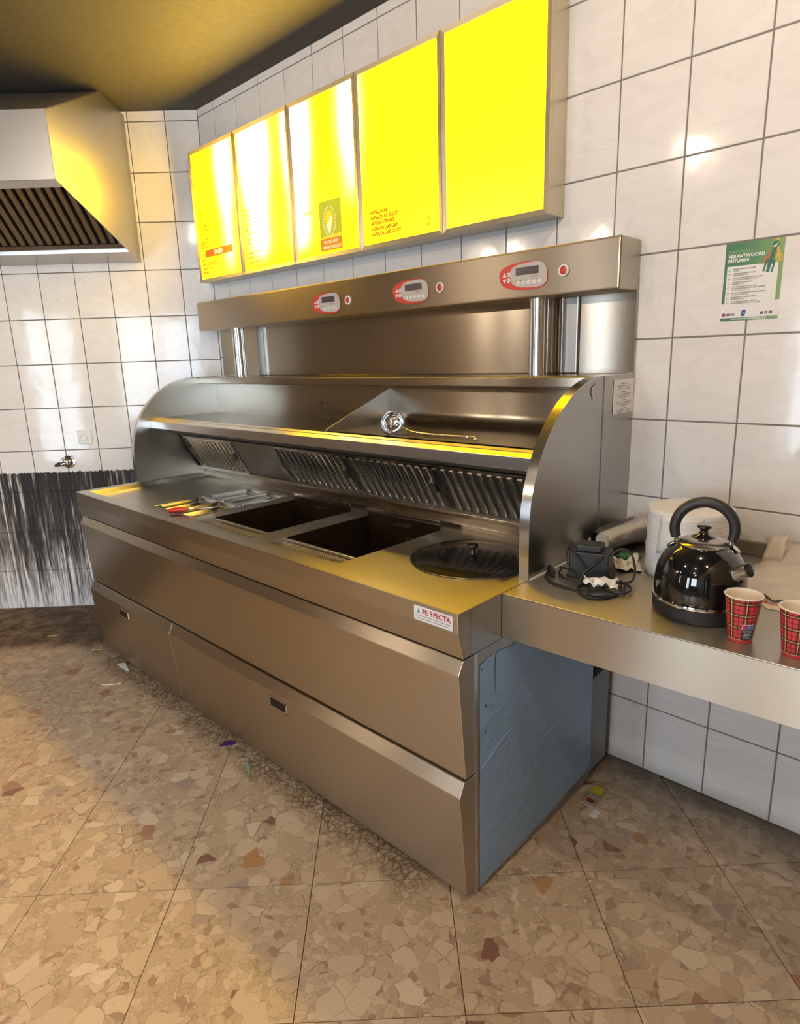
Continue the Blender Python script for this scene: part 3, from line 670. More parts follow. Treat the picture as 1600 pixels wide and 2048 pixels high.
# instruction sheet on the end panel
nt_ = MB().poly([(X1+.0012, -.148, 1.282), (X1+.0012, -.007, 1.280), (X1+.0012, -.006, 1.387), (X1+.0012, -.1485, 1.387)])
nt_.b.transform(Matrix.Translation((0, 0, 0)))
no = thing('notice_sheet', (X1+.001, -.077, 1.281), 'small printed notice taped to the outer curved end panel', 'notice')
sh = MB().box(X1+.0002, X1+.0010, -.148, -.0065, 1.281, 1.387).build('sheet', PAPER, no)
items = []; zz = 1.372
for blk, ws in enumerate(((.040, .10, .088, .092), (.024, .10, .098, .078), (.028, .105, .105, .055), (.035, .105, .10, .075))):
    for k, w in enumerate(ws):
        items.append((w, zz, .0022 if k == 0 else .0014)); zz -= .0052 if k else .0058
    zz -= .0038
lm = MB()
for w, z, h in items: lm.poly([(X1+.0013, -.077-w/2, z), (X1+.0013, -.077+w/2, z), (X1+.0013, -.077+w/2, z+h), (X1+.0013, -.077-w/2, z+h)])
lm.build('print_lines', INKG, no)

# ------------------------------------------------------------------ loose things on the station
# four quarter-size food pans, each with dished bottom
def pan(x0, x1, y0, y1, label):
    t = thing('food_pan', ((x0+x1)/2, (y0+y1)/2, ZW), label, 'pan', 'steel food pans let into the deck')
    a, c = (x1-x0)/2, (y1-y0)/2
    def ring(i, r, z, n=6):
        out = []
        for cx_, cy_, a_ in ((a-i-r, c-i-r, 0), (-a+i+r, c-i-r, 90), (-a+i+r, -c+i+r, 180), (a-i-r, -c+i+r, 270)):
            out += [(cx_+r*cos(radians(a_+90*k/n)), cy_+r*sin(radians(a_+90*k/n)), z) for k in range(n+1)]
        return out
    rings = [ring(.0015, .006, .0006), ring(.0018, .006, .0022), ring(.013, .020, .0022), ring(.0155, .022, .0005), ring(.020, .026, -.014), ring(.028, .028, -.0185), ring(.050, .025, -.0190)]
    m_ = MB(); R_ = [[m_.b.verts.new(p) for p in r] for r in rings]; n_ = len(R_[0])
    for A, B in zip(R_, R_[1:]):
        for k in range(n_): m_.b.faces.new((A[k], A[(k+1) % n_], B[(k+1) % n_], B[k]))
    m_.b.faces.new(R_[-1])
    m_.build('bowl', CHROME_PAN, t, 40, world=False)
    rp_ = ring(.003, .007, .0024); MB().tube(rp_+[rp_[0]], .0013, 6).build('rolled_rim', ST_RIM, t, 60, world=False)
CHROME_PAN = plain('pan_steel', (.66, .63, .58), .20, 1, vary=.03)
pan(.630, .796, -.794, -.540, 'shallow steel food pan by the front rim, furthest from the fry basins')
pan(.799, .964, -.794, -.540, 'shallow steel food pan under the red-handled palette knife')
pan(.630, .796, -.537, -.284, 'shallow steel food pan at the back, next to the curved wall of the deck corner')
pan(.799, .964, -.537, -.284, 'shallow steel food pan at the back, right beside the first fry basin')
# round lid
lid = thing('round_lid', (2.22, -.50, ZW), 'round dark steel lid with black knob lying on the worktop', 'lid')
MB().lathe([(.198, .0006), (.1985, .004), (.194, .0055), (.186, .0045), (.182, .006), (.12, .0115), (.05, .0145), (0, .015)], (0, 0, 0), 72).build('disc', GLASS_DARK, lid, 50, world=False)
MB().lathe([(.0, .0145), (.014, .0147), (.0085, .020), (.0075, .030), (.011, .036), (.0195, .040), (.0205, .045), (.0165, .0495), (0, .051)], (0, 0, 0), 28).build('knob', GLOSSBLACK, lid, 60, world=False)
# palette knife lying across the pans
kn = thing('palette_knife', (.85, -.80, ZW+.0165), 'palette knife with worn red wooden handle lying across a food pan', 'knife', rz=atan2(.155, .095))
HND, nth, bsh = mat('handle_red_worn'); tc = N(nth, 'ShaderNodeTexCoord').outputs['Object']
sx_ = N(nth, 'ShaderNodeSeparateXYZ'); nth.links.new(tc, sx_.inputs[0])
nth.links.new(ramp(nth, math_(nth, 'ADD', math_(nth, 'MULTIPLY', sx_.outputs[0], 10), math_(nth, 'MULTIPLY', noise(nth, tc, 60, 3), .35)), [(.15, (.60, .02, .012)), (.5, (.55, .05, .015)), (.75, (.42, .13, .02))]), bsh.inputs['Base Color']); bsh.inputs['Roughness'].default_value = .3
MB().tube([(-.026, 0, 0), (-.022, 0, 0), (-.012, 0, 0), (.02, 0, .001), (.05, 0, .002), (.060, 0, .002)], [.004, .0095, .0118, .0125, .0105, .0085], 14).build('handle', HND, kn, 60, world=False)
MB().tube([(.058, 0, .002), (.075, 0, .002)], [.006, .003], 10).build('ferrule', CHROME, kn, 60, world=False)
MB().prism([(.072, -.004), (.10, -.009), (.165, -.011), (.185, -.007), (.192, 0), (.185, .007), (.165, .011), (.10, .009), (.072, .004)], 'z', .0005, .002).build('blade', CHROME, kn, world=False)
# ladle in the scuttle
ld = thing('ladle', (1.80, -.415, 1.2075), 'shiny steel ladle lying in the scuttle above the canopy lip', 'ladle')
axis = Vector((.50, -.78, .42)).normalized(); rq = axis.to_track_quat('Z', 'Y').to_matrix().to_4x4()
R_ = .043; pr = [(R_*sin(a), -R_*cos(a)*.85) for a in [k*(pi/2)/12 for k in range(13)]]; pr += [(R_+.0035, .0005), (R_+.0025, .002), (R_-.0015, .0015)] + [((R_-.002)*sin(a), -(R_-.002)*cos(a)*.85) for a in [k*(pi/2)/12 for k in range(12, -1, -1)]]
MB().lathe(pr, (0, 0, 0), 40).xf(Matrix.Translation((0, 0, .041)) @ rq).build('bowl', CHROME, ld, 60, world=False)
hp = [(.038, .012, .030), (.08, .015, .016), (.16, .018, .010), (.26, .020, .010), (.335, .021, .012), (.352, .021, .010), (.358, .016, .006), (.352, .010, .004)]
MB().tube(hp, [.004, .0045, .005, .005, .0055, .005, .0045, .003], 8).xf(Matrix.Diagonal((1, 1, .8, 1))).build('handle', CHROME, ld, 60, world=False)
# bent wire on the upper shelf
wire = MB().tube([(.99, -.092, 1.262), (1.0, -.10, 1.278), (1.02, -.10, 1.283), (1.035, -.10, 1.27), (1.03, -.105, 1.255), (1.06, -.11, 1.243), (1.12, -.115, 1.232), (1.20, -.12, 1.222), (1.29, -.13, 1.214), (1.36, -.15, 1.206), (1.42, -.17, 1.203)], .0013, 6)
wl = thing('bent_wire', (1.2, -.13, 1.201), 'thin bent wire with a loop lying on the upper shelf', 'wire'); wire.build('strand', plain('wire_dark', (.10, .09, .08), .35, 1), wl, 60)
MB().tube([(1.02, -.10, 1.281), (1.04, -.105, 1.272), (1.045, -.11, 1.26), (1.10, -.13, 1.236), (1.2, -.15, 1.212)], .0011, 6).build('loop', bpy.data.materials['wire_dark'], wl, 60)
# ================================================================== wall counter on the right
CX1 = RIGHTX-.01
def cfront(x): return -.735 + (x-2.494)*.036      # the counter's front runs a touch out of parallel
ctr = thing('wall_counter', (3.3, -.36, .745), 'stainless steel wall counter with deep front apron beside the frying station', 'counter')
tp = MB(); ya, yb = cfront(2.4945), cfront(CX1)
tp.prism([(2.4945, ya), (CX1, yb), (CX1, -.0015), (2.4945, -.0015)], 'z', .8670, ZT); tp.build('worktop', ST_TOP, ctr, bevel=.0012)
ap = MB(); ap.prism([(2.4945, ya), (CX1, yb), (CX1, yb+.02), (2.4945, ya+.02)], 'z', .746, .8669); ap.build('apron', ST_FRONT, ctr)
MB().box(2.4955, CX1, -.016, -.0012, ZT+.0002, .912).build('upstand', ST_BACK, ctr, bevel=.003)
MB().tube([(2.4965, -.606, ZT+.001), (2.4965, -.3, ZT+.0012), (2.4965, -.02, ZT+.001)], .0035, 6).build('sealant_bead', plain('sealant_pale', (.62, .58, .50), .5), ctr, 60)
MB().box(2.52, 2.55, -.70, -.03, .80, .866).box(3.6, 3.63, -.66, -.03, .80, .866).build('bracket', ST_DARK, ctr)

# ------------------------------------------------------------------ kettle
K = thing('kettle', (2.914, -.540, ZT), 'black dome kettle with arched handle and short steel spout', 'kettle', rz=atan2(.295, .955))
MB().lathe([(0, .0005), (0.0953, .0005), (0.0994, .004), (0.1013, .014), (0.1008, .034), (0.0962, .036), (0, .036)], (0, 0, 0), 64).build('base', BLACK, K, 40, world=False)
MB().lathe([(0.0962, .035), (0.1027, .036), (0.1038, .040), (0.1027, .0435), (0.0962, .0445)], (0, 0, 0), 64).build('trim_ring', CHROME, K, 60, world=False)
body = [(0.0994, .043), (0.1004, .055), (0.1004, .070), (0.0994, .085), (0.0973, .100), (0.0939, .114), (0.0888, .127), (0.0821, .139), (0.0740, .1495), (0.0652, .158), (0.0574, .1640), (0.0560, .1675), (0.0000, .1680)]
def catm(P_, n=4):
    return [(v.x, v.y) for v in smooth_path([(r, z, 0) for r, z in P_], n)]
MB().lathe(catm(body[:-1])+[body[-1]], (0, 0, 0), 72).build('body', GLOSSBLACK, K, 40, world=False)
LIDM = plain('lid_steel', (.45, .42, .38), .22, 1, vary=.05)
MB().lathe([(.0565, .1665), (.0570, .1695), (.053, .1725), (.042, .1775), (.024, .1825), (.0, .1835)], (0, 0, 0), 48).build('lid', LIDM, K, 50, world=False)
MB().lathe([(.0, .182), (.027, .1815), (.024, .185), (.012, .189), (.0085, .195), (.0095, .201), (.0150, .2040), (.0160, .207), (.0140, .2095), (0, .2110)], (0, 0, 0), 32).build('knob', GLOSSBLACK, K, 60, world=False)
R_ = .0625; zc = .2010; n = 30; a0, a1 = radians(-22), radians(202)
hp = [(R_*cos(a0+(a1-a0)*k/n), 0, zc+R_*1.0*sin(a0+(a1-a0)*k/n)) for k in range(n+1)]
hr = [.0105]+[.0112+.0012*sin(pi*k/n) for k in range(1, n)]+[.0105]
MB().tube(hp, hr, 18).build('handle', plain('black_soft_grip', (.022, .022, .024), .42), K, 60, world=False)
for sx_, e in ((1, hp[0]), (-1, hp[-1])):
    d = Vector((-sx_*.003, 0, -.022))
    MB().tube([Vector(e)+Vector((0, 0, .004)), Vector(e)+d], [.005, .0065], 12).build('handle_post', CHROME, K, 60, world=False)
    MB().lathe([(.0, .0), (.0125, .0), (.0135, .0025), (.009, .005), (0, .0055)], (0, 0, 0), 24).xf(Matrix.Translation((sx_*.0655, 0, .1590)) @ Matrix.Rotation(radians(38*sx_), 4, 'Y')).build('handle_boss', CHROME, K, 60, world=False)
# spout
spd = Vector((.72, -.52, .50)).normalized(); sp0 = Vector((.060, -.046, .112)); sq = spd.to_track_quat('Z', 'Y').to_matrix().to_4x4()
MB().lathe([(.0215, .006), (.0225, .012), (.0180, .014), (.0160, .024), (.0160, .048), (.0152, .0485), (.0147, .047), (.0140, .02), (0, .018)], (0, 0, 0), 36).xf(Matrix.Translation(sp0) @ sq).build('spout', plain('spout_steel', (.55, .54, .52), .25, 1, vary=.06), K, 40, world=False)

# ------------------------------------------------------------------ paper towel roll
tw = thing('paper_towel_roll', (2.795, -.285, ZT), 'large white paper towel roll standing behind the kettle', 'paper roll')
TOW, ntt, bst = mat('towel_paper'); pos = geo(ntt)
ntt.links.new(mix(ntt, noise(ntt, mapping(ntt, pos, (20, 20, 4)), 2, 3), (.70, .69, .66), (.82, .81, .78)), bst.inputs['Base Color']); bst.inputs['Roughness'].default_value = .9
bump(ntt, bst, noise(ntt, mapping(ntt, pos, (3, 3, 55)), 4, 3), .5, .004)
rp = [(.0, .001), (.106, .001), (.1085, .006)] + [(.1085+.0012*sin(k*2.1), .006+.0185*k) for k in range(1, 10)] + [(.1085, .1835), (.1065, .1865), (.031, .1865), (.030, .1845), (.030, .12), (0, .12)]
MB().lathe(rp, (0, 0, 0), 64).build('roll', TOW, tw, 35, world=False)
# loose torn end hanging on the roll's side, toward the camera
def crumple(name, nx, ny, fn, m_, parent, world=False, smooth=60):
    b = MB(); vs = [[b.b.verts.new(fn(i/nx, j/ny)) for j in range(ny+1)] for i in range(nx+1)]
    for i in range(nx):
        for j in range(ny): b.b.faces.new((vs[i][j], vs[i+1][j], vs[i+1][j+1], vs[i][j+1]))
    o = b.build(name, m_, parent, smooth, world=world)
    so = o.modifiers.new('sheet', 'SOLIDIFY'); so.thickness = .0006
    return o
rn = random.Random(3); tab = {}
def jit(i, j, k=0):
    key = (round(i, 3), round(j, 3), k)
    if key not in tab: tab[key] = rn.uniform(-1, 1)
    return tab[key]
def tfn(u, v):
    a = radians(-112) + u*radians(58); r = .1105+.006*abs(jit(u, v))*(.3+v); z = .178 - v*(.105-.075*u) + .006*jit(u, v, 1)*v - .02*(1-u)*v*0
    return (r*cos(a), r*sin(a), z)
crumple('torn_end', 7, 6, tfn, TOW, tw)

# ------------------------------------------------------------------ plastic-wrapped stack of cups lying down
cs = thing('wrapped_cup_stack', (2.548, -.17, ZT), 'plastic-wrapped stack of pale paper cups lying against the end panel', 'cup stack')
ax = Vector((.035, .215, 0)); L_ = ax.length; sq = ax.normalized().to_track_quat('Z', 'Y').to_matrix().to_4x4()
CUPP = plain('cup_paper_cream', (.86, .78, .66), .6, vary=.06)
prof = [(0, 0), (.026, 0), (.0275, .002)]
z = .002
for k in range(11): prof += [(.0285+.0009*k, z+.001), (.0292+.0009*k, z+.009), (.0278+.0009*k, z+.0105)]; z += .0185
prof += [(.037, z), (.0385, z+.004), (.035, z+.006), (0, z+.006)]
base = Matrix.Translation(Vector((-.006, -.105, .041))) @ sq
MB().lathe(prof, (0, 0, 0), 36).xf(base).build('cups', CUPP, cs, 30, world=False)
WRAP, ntw, bsw = mat('clear_wrap')
t1 = N(ntw, 'ShaderNodeBsdfTransparent'); g1 = N(ntw, 'ShaderNodeBsdfGlossy'); g1.inputs['Roughness'].default_value = .12; d1 = N(ntw, 'ShaderNodeBsdfDiffuse'); d1.inputs[0].default_value = (.75, .72, .68, 1)
m1 = N(ntw, 'ShaderNodeMixShader'); m1.inputs[0].default_value = .08; m2 = N(ntw, 'ShaderNodeMixShader'); f1 = N(ntw, 'ShaderNodeFresnel'); f1.inputs[0].default_value = 1.5
ntw.links.new(t1.outputs[0], m1.inputs[1]); ntw.links.new(d1.outputs[0], m1.inputs[2]); ntw.links.new(f1.outputs[0], m2.inputs[0]); ntw.links.new(m1.outputs[0], m2.inputs[1]); ntw.links.new(g1.outputs[0], m2.inputs[2]); ntw.links.new(m2.outputs[0], ntw.nodes['Material Output'].inputs[0])
wv = MB(); rows_ = []
for k in range(15):
    zz = -.030+.250*k/14; r0 = .036+.0065*(k/14) if zz > 0 else .036*(.8+.2*(zz+.03)/.03)
    rows_.append([wv.b.verts.new(((r0+rn.uniform(-.002, .0035))*cos(2*pi*i/28), (r0+rn.uniform(-.002, .0035))*sin(2*pi*i/28), zz)) for i in range(28)])
for A, B in zip(rows_, rows_[1:]):
    for i in range(28): wv.b.faces.new((A[i], A[(i+1) % 28], B[(i+1) % 28], B[i]))
wv.xf(Matrix.Translation(Vector((-.006, -.105, .0465))) @ sq).build('plastic_sleeve', WRAP, cs, 30, world=False)

# ------------------------------------------------------------------ transformer with its cable
tf = thing('transformer', (2.603, -.465, ZT), 'black power transformer wrapped in its cable, standing by the end panel', 'transformer', rz=radians(16))
pr = [(-.060, .0008), (.060, .0008), (.060, .006), (.055, .012), (.052, .022), (.052, .074), (-.052, .074), (-.052, .022), (-.055, .012), (-.060, .006)]
MB().prism(pr, 'y', -.040, .040).build('housing', BLACK, tf, bevel=.004, world=False)
MB().box(-.038, .030, -.030, .030, .074, .091).build('cap', BLACK, tf, bevel=.003, world=False)
MB().box(-.020, .008, -.012, .012, .0911, .0916).build('rating_label', plain('label_faded', (.05, .045, .04), .5), tf, world=False)
inv = (Matrix.Translation(tf.location) @ Matrix.Rotation(radians(16), 4, 'Z')).inverted()
zc = ZT+.004
def cable(pts, r=.0030): MB().tube(smooth_path(pts), r, 8).xf(inv).build('cable', RUBBER, tf, 60, world=False)
# lead to the plug, then the coils in front and the loop standing up at the side
cable([(2.508, -.520, zc+.006), (2.515, -.555, zc), (2.550, -.590, zc), (2.60, -.603, zc), (2.645, -.596, zc), (2.680, -.575, zc+.012), (2.705, -.555, zc+.010), (2.715, -.52, zc+.004), (2.69, -.485, zc+.004), (2.66, -.478, zc+.012)])
cable([(2.655, -.470, .935), (2.682, -.455, .957), (2.706, -.445, .945), (2.720, -.448, .905), (2.722, -.470, .880), (2.705, -.50, zc+.006), (2.68, -.52, zc+.008), (2.65, -.53, zc+.004), (2.63, -.545, zc), (2.625, -.575, zc), (2.645, -.61, zc), (2.68, -.632, zc), (2.71, -.618, zc), (2.725, -.585, zc), (2.735, -.55, zc+.003), (2.725, -.515, zc+.006), (2.70, -.49, zc+.008)])
cable([(2.66, -.54, zc+.010), (2.69, -.565, zc+.006), (2.72, -.572, zc+.004), (2.745, -.555, zc+.004), (2.745, -.525, zc+.006), (2.72, -.505, zc+.010)])
cable([(2.555, -.505, .955), (2.585, -.520, .935), (2.610, -.527, .905), (2.622, -.535, .880), (2.64, -.56, zc+.002), (2.67, -.60, zc), (2.69, -.63, zc)])
cable([(2.655, -.485, .945), (2.640, -.508, .925), (2.618, -.523, .900), (2.612, -.535, .878)])
cable([(2.545, -.470, .958), (2.553, -.512, .935), (2.566, -.524, .905)], .0026)
cable([(2.528, -.49, zc+.006), (2.540, -.528, zc+.004), (2.575, -.553, zc+.003), (2.61, -.552, zc+.004), (2.635, -.535, zc+.008)])
cable([(2.53, -.505, zc+.014), (2.565, -.520, .893), (2.60, -.534, .885), (2.625, -.540, zc+.006)], .0026)
pm = MB().tube([(2.489+.012, -.512, ZT+.016), (2.507, -.519, ZT+.013), (2.522, -.535, ZT+.011), (2.531, -.545, ZT+.0105)], [.007, .0095, .0105, .008], 10).xf(inv); pm.build('plug', BLACK, tf, 50, world=False)
MB().tube([(2.672, -.617, ZT+.0075), (2.69, -.618, ZT+.0085), (2.712, -.606, ZT+.0085), (2.722, -.598, ZT+.0075)], [.005, .0078, .0075, .005], 10).xf(inv).build('cord_switch', BLACK, tf, 50, world=False)

# ------------------------------------------------------------------ torn papers and packaging
def scrap(name, label, cat, loc, sx, sy, h, m_, rz=0, seed=1, n=7, cut=0):
    t = thing(name, loc, label, cat, rz=rz); rr_ = random.Random(seed)
    hh = [[rr_.uniform(0, 1) for _ in range(n+1)] for _ in range(n+1)]
    ex = [.95+.12*sin(1.7*k+seed)+rr_.uniform(-.04, .04) for k in range(n+1)]; ey = [.92+.16*sin(1.3*k+2*seed)+rr_.uniform(-.05, .05) for k in range(n+1)]
    def f(u, v):
        i, j = round(u*n), round(v*n)
        return ((u-.5)*sx*ex[j], (v-.5)*sy*ey[i], .0012+h*hh[i][j]*(.4+.6*abs(sin(3*u+2*v))))
    crumple('sheet', n, n, f, m_, t, smooth=25); return t
scrap('torn_paper', 'torn white paper scrap lying on the coiled cable', 'paper', (2.680, -.560, ZT+.014), .085, .055, .022, PAPER, .35, 5)
scrap('torn_paper', 'crumpled cream tissue between the transformer and the towel roll', 'paper', (2.652, -.345, ZT), .075, .09, .030, plain('tissue_cream', (.70, .62, .50), .8), .6, 9)
scrap('green_wrapper', 'crumpled green wrapper lying beside the paper towel roll', 'wrapper', (2.617, -.255, ZT), .065, .06, .014, plain('wrapper_green', (.05, .17, .06), .4), .2, 12)
# thin translucent sheet of packaging behind the kettle
TISS, nts, bss = mat('packaging_tissue')
bss.inputs['Base Color'].default_value = (.72, .63, .50, 1); bss.inputs['Roughness'].default_value = .45; bss.inputs['Transmission Weight'].default_value = .0; bss.inputs['Alpha'].default_value = .82
nts.links.new(mix(nts, noise(nts, geo(nts), 14, 4), (.62, .52, .40), (.80, .72, .60)), bss.inputs['Base Color'])
pk = thing('packaging_sheet', (3.085, -.183, ZT), 'large crumpled sheet of cream packaging film behind the kettle', 'packaging')
rr_ = random.Random(21); nn = 14; hh = [[rr_.uniform(-1, 1) for _ in range(nn+1)] for _ in range(nn+1)]
def pf(u, v):
    i, j = round(u*nn), round(v*nn)
    x = -.17+.42*u; y = -.165+.31*v
    z = .004 + .055*v*v*max(0, 1-.5*u) + .020*max(0, sin(3.1*u+.4)*sin(2.6*v)) + .007*hh[i][j]*min(1, 3*v+.15)
    return (x+.006*hh[j][i]+.05*v*(1-u), y-.02*u+.02*hh[i][j]*(1 if v == 0 else .2), max(.0015, z))
crumple('film', nn, nn, pf, TISS, pk, smooth=30)
# folded crest of the film
def pf2(u, v):
    i, j = round(u*10), round(v*4)
    return (-.04+.30*u, .06-.10*u+.05*v+.004*jit(i, j, 5), .055-.035*u+.022*v+.006*jit(i, j, 6))
crumple('fold', 10, 4, pf2, TISS, pk, smooth=30)
def pf3(u, v):
    return (-.135+.045*u+.006*jit(u, v, 8), .03+.03*v, .035+.055*v+.02*u*v+.004*jit(u, v, 9))
crumple('raised_corner', 4, 4, pf3, TISS, pk, smooth=30)
bxo = thing('carton_flap', (3.068, -.418, ZT), 'flat cream carton flap edged in red by the paper cups', 'carton')
MB().prism([(-.062, .02), (-.035, -.012), (.10, .012), (.10, .05)], 'z', .0005, .002).build('flap', plain('carton_cream', (.70, .58, .42), .6), bxo, world=False)
MB().prism([(-.048, .018), (.10, .034), (.10, .039), (-.046, .024)], 'z', .0021, .0026).build('red_stripe', REDP, bxo, world=False)
MB().prism([(-.050, .018), (-.044, .019), (-.048, .048), (-.055, .047)], 'z', .0021, .0026).build('red_stripe', REDP, bxo, world=False)

# ------------------------------------------------------------------ tartan paper cups
def tartan():
    m, nt, bs = mat('tartan_print'); L = nt.links
    tc = N(nt, 'ShaderNodeTexCoord').outputs['Object']; sp = N(nt, 'ShaderNodeSeparateXYZ'); L.new(tc, sp.inputs[0])
    ang = math_(nt, 'MULTIPLY', math_(nt, 'ADD', math_(nt, 'ARCTAN2', sp.outputs[1], sp.outputs[0]), pi), 7/(2*pi))
    u = math_(nt, 'FRACT', math_(nt, 'ADD', ang, .30)); v = math_(nt, 'FRACT', math_(nt, 'ADD', math_(nt, 'MULTIPLY', sp.outputs[2], 1/.0272), .20))
    def band(t, c, w): return math_(nt, 'LESS_THAN', math_(nt, 'ABSOLUTE', math_(nt, 'SUBTRACT', t, c)), w)
    bu, bv = band(u, .5, .20), band(v, .5, .17)
    both = math_(nt, 'MULTIPLY', bu, bv); one = math_(nt, 'MAXIMUM', bu, bv)
    col = mix(nt, one, (.66, .055, .06), (.20, .022, .028)); col = mix(nt, both, col, (.02, .014, .016))
    thin = math_(nt, 'MAXIMUM', math_(nt, 'MAXIMUM', band(u, .0, .022), band(u, 1., .022)), math_(nt, 'MAXIMUM', band(v, .0, .022), band(v, 1., .022)))
    col = mix(nt, thin, col, (.02, .01, .012))
    yel = math_(nt, 'MAXIMUM', band(u, .5, .028), band(v, .5, .026)); col = mix(nt, yel, col, (.72, .52, .18))
    bot = math_(nt, 'LESS_THAN', sp.outputs[2], .0075); col = mix(nt, bot, col, (.62, .05, .05))
    L.new(col, bs.inputs['Base Color']); bs.inputs['Roughness'].default_value = .45
    return m
TART = tartan(); CUPW = plain('cup_white', (.78, .70, .60), .55)
def cup(loc, rz, label, print_=False):
    t = thing('paper_cup', loc, label, 'cup', 'tartan paper cups', rz)
    H_, rb, rt = .0995, .0235, .0355
    pr = [(rb-.002, .004), (rb-.002, .0005), (rb, .0005)] + [(rb+(rt-rb)*k/8, .0005+H_*k/8) for k in range(1, 9)]
    MB().lathe(pr, (0, 0, 0), 56).build('sleeve', TART, t, 30, world=False)
    MB().lathe([(rt-.0002, H_-.0005), (rt+.0018, H_-.0002), (rt+.0024, H_+.0016), (rt+.0010, H_+.0030), (rt-.0010, H_+.002), (rt-.0022, H_-.002)] + [(rt-.0022-(rt-rb)*k/8, H_-.002-(H_-.008)*k/8) for k in range(1, 9)] + [(0, .006)], (0, 0, 0), 56).build('inner_wall', CUPW, t, 60, world=False)
    if print_:
        def rad(z): return rb+(rt-rb)*(z-.0005)/H_+.0004
        for a0, a1, z0, z1, m_, nm in ((-.44, .44, .0325, .0445, WHITE, 'printed_label'), (-.40, -.01, .0335, .0435, plain('print_pink', (.50, .05, .12), .5), 'printed_label'), (.01, .40, .0335, .0435, plain('print_blue', (.06, .30, .55), .5), 'printed_label')):
            e = .0002 if m_ is not WHITE else 0
            MB().lathe([(rad(z0)+e, z0), (rad(z1)+e, z1)], (0, 0, 0), 10, a0, a1).build(nm, m_, t, 60, world=False)
        MB().lathe([(rad(.008), .008), (rad(.0325), .0325)], (0, 0, 0), 10, -.42, .42).build('printed_label', plain('print_black', (.03, .03, .035), .5), t, 60, world=False)
        for k in range(6):
            z0 = .0285-.0034*k; MB().lathe([(rad(z0)+.0002, z0), (rad(z0+.0016)+.0002, z0+.0016)], (0, 0, 0), 8, -.34+.03*(k % 3), .34-.04*((k+1) % 2)).build('print_line', INKW, t, 60, world=False)
    return t
INKW = plain('ink_pale', (.45, .47, .52), .5)
vdir = lambda x, y: atan2(CAMP.y-y, CAMP.x-x)
cup((3.035, -.640, ZT), vdir(3.035, -.640)+.52, 'tartan paper cup with recycling label, standing in front of the kettle', True)
cup((3.139, -.646, ZT), vdir(3.139, -.646)+2.2, 'tartan paper cup without a label, at the end of the counter')

# ================================================================== things on the walls
LM = LSYS.copy()
def left_thing(name, s_, z_, label, cat):
    t = thing(name, (0, 0, 0), label, cat); t.matrix_world = LSYS @ Matrix.Translation((s_, 0, z_)); return t   # local y<0 is into the room
# wall socket
so = left_thing('wall_socket', .848, 1.071, 'white wall socket on the tiles above the tap connection', 'socket')
MB().box(-.041, .041, -.009, -.0005, -.0415, .0415).build('cover_plate', WHITE, so, bevel=.003, world=False)
MB().lathe([(.0, .004), (.017, .004), (.0185, .016), (.0215, .0165), (.022, .012)], (0, 0, 0), 32).xf(Matrix.Rotation(radians(90), 4, 'X') @ Matrix.Translation((.003, -.002, -.004+.002))).build('outlet', WHITE, so, 40, world=False)
for dx in (-.0085, .0095): MB().lathe([(0, .0), (.0028, .0)], (0, 0, 0), 10).xf(Matrix.Translation((dx+.003, -.0068, -.001)) @ Matrix.Rotation(radians(90), 4, 'X')).build('pin_hole', INK, so, world=False)
# tap connection
va = left_thing('wall_tap', .965, .925, 'small chrome wall tap with black lever above the greasy tiles', 'tap')
RX = Matrix.Rotation(radians(90), 4, 'X')
MB().lathe([(.0, .0005), (.038, .0005), (.038, .003), (.030, .007), (.016, .012), (.013, .02), (.013, .045), (0, .045)], (0, 0, 0), 32).xf(RX).build('flange', CHROME, va, 50, world=False)
MB().tube([(-.005, -.040, .0), (.012, -.042, -.004), (.036, -.046, -.008)], [.012, .014, .010], 14).build('valve_body', CHROME, va, 60, world=False)
MB().tube([(.030, -.048, -.004), (.048, -.052, -.010), (.062, -.054, -.014)], [.013, .011, .005], 12).build('lever', BLACK, va, 60, world=False)
MB().tube([(.014, -.03, .006), (.020, -.034, .024), (.022, -.034, .032)], [.007, .007, .008], 12).build('outlet', CHROME, va, 60, world=False)
# extractor hood on the left wall
hd = left_thing('extractor_hood', .39, 2.04, 'stainless steel extractor hood with baffle filters on the corner wall', 'hood')
HL = LLEN-.39-.02; sl = .229
prof = [(-.002, .0), (-.155, .031), (-.90, .031+.745*sl), (-.90, .46), (-.30, .74), (-.002, .74)]
HOODM = steel('steel_hood', (.50, .48, .45), .35, (1, .2, .25), (3, 80, 80), .3)
def HP(pts): return [(y, z) for y, z in pts]
MB().prism(prof, 'x', 0, .004).build('end_plate', HOODM, hd, world=False)
MB().prism(prof, 'x', HL-.004, HL).build('end_plate', HOODM, hd, world=False)
MB().prism(thick([(-.90, .03+.745*sl), (-.90, .46), (-.30, .74), (-.002, .74)], .003), 'x', .004, HL-.004).build('canopy', HOODM, hd, world=False)
MB().prism(thick([(-.002, .0), (-.155, .031), (-.158, .050), (-.215, .060)], -.003), 'x', .004, HL-.004).build('rear_channel', HOODM, hd, world=False)
MB().prism(thick([(-.90, .031+.745*sl), (-.84, .031+.69*sl), (-.838, .205)], -.003), 'x', .004, HL-.004).build('front_channel', HOODM, hd, world=False)
a_, b_ = Vector((-.205, .058)), Vector((-.68, .470)); dd = (b_-a_); LN = dd.length; dd.normalize(); nn_ = Vector((dd.y, -dd.x))
if nn_.y > 0: nn_ = -nn_
HT = Matrix(((1, 0, 0, 0), (0, nn_.x, dd.x, a_.x), (0, nn_.y, dd.y, a_.y), (0, 0, 0, 1)))
HB = steel('steel_hood_filter', (.42, .37, .28), .34, (1, .2, .25), (60, 3, 3), .3)
bk = MB().box(.03, HL-.03, -.03, -.026, 0, LN).xf(HT); bk.build('filter_back', BACKD, hd, world=False)
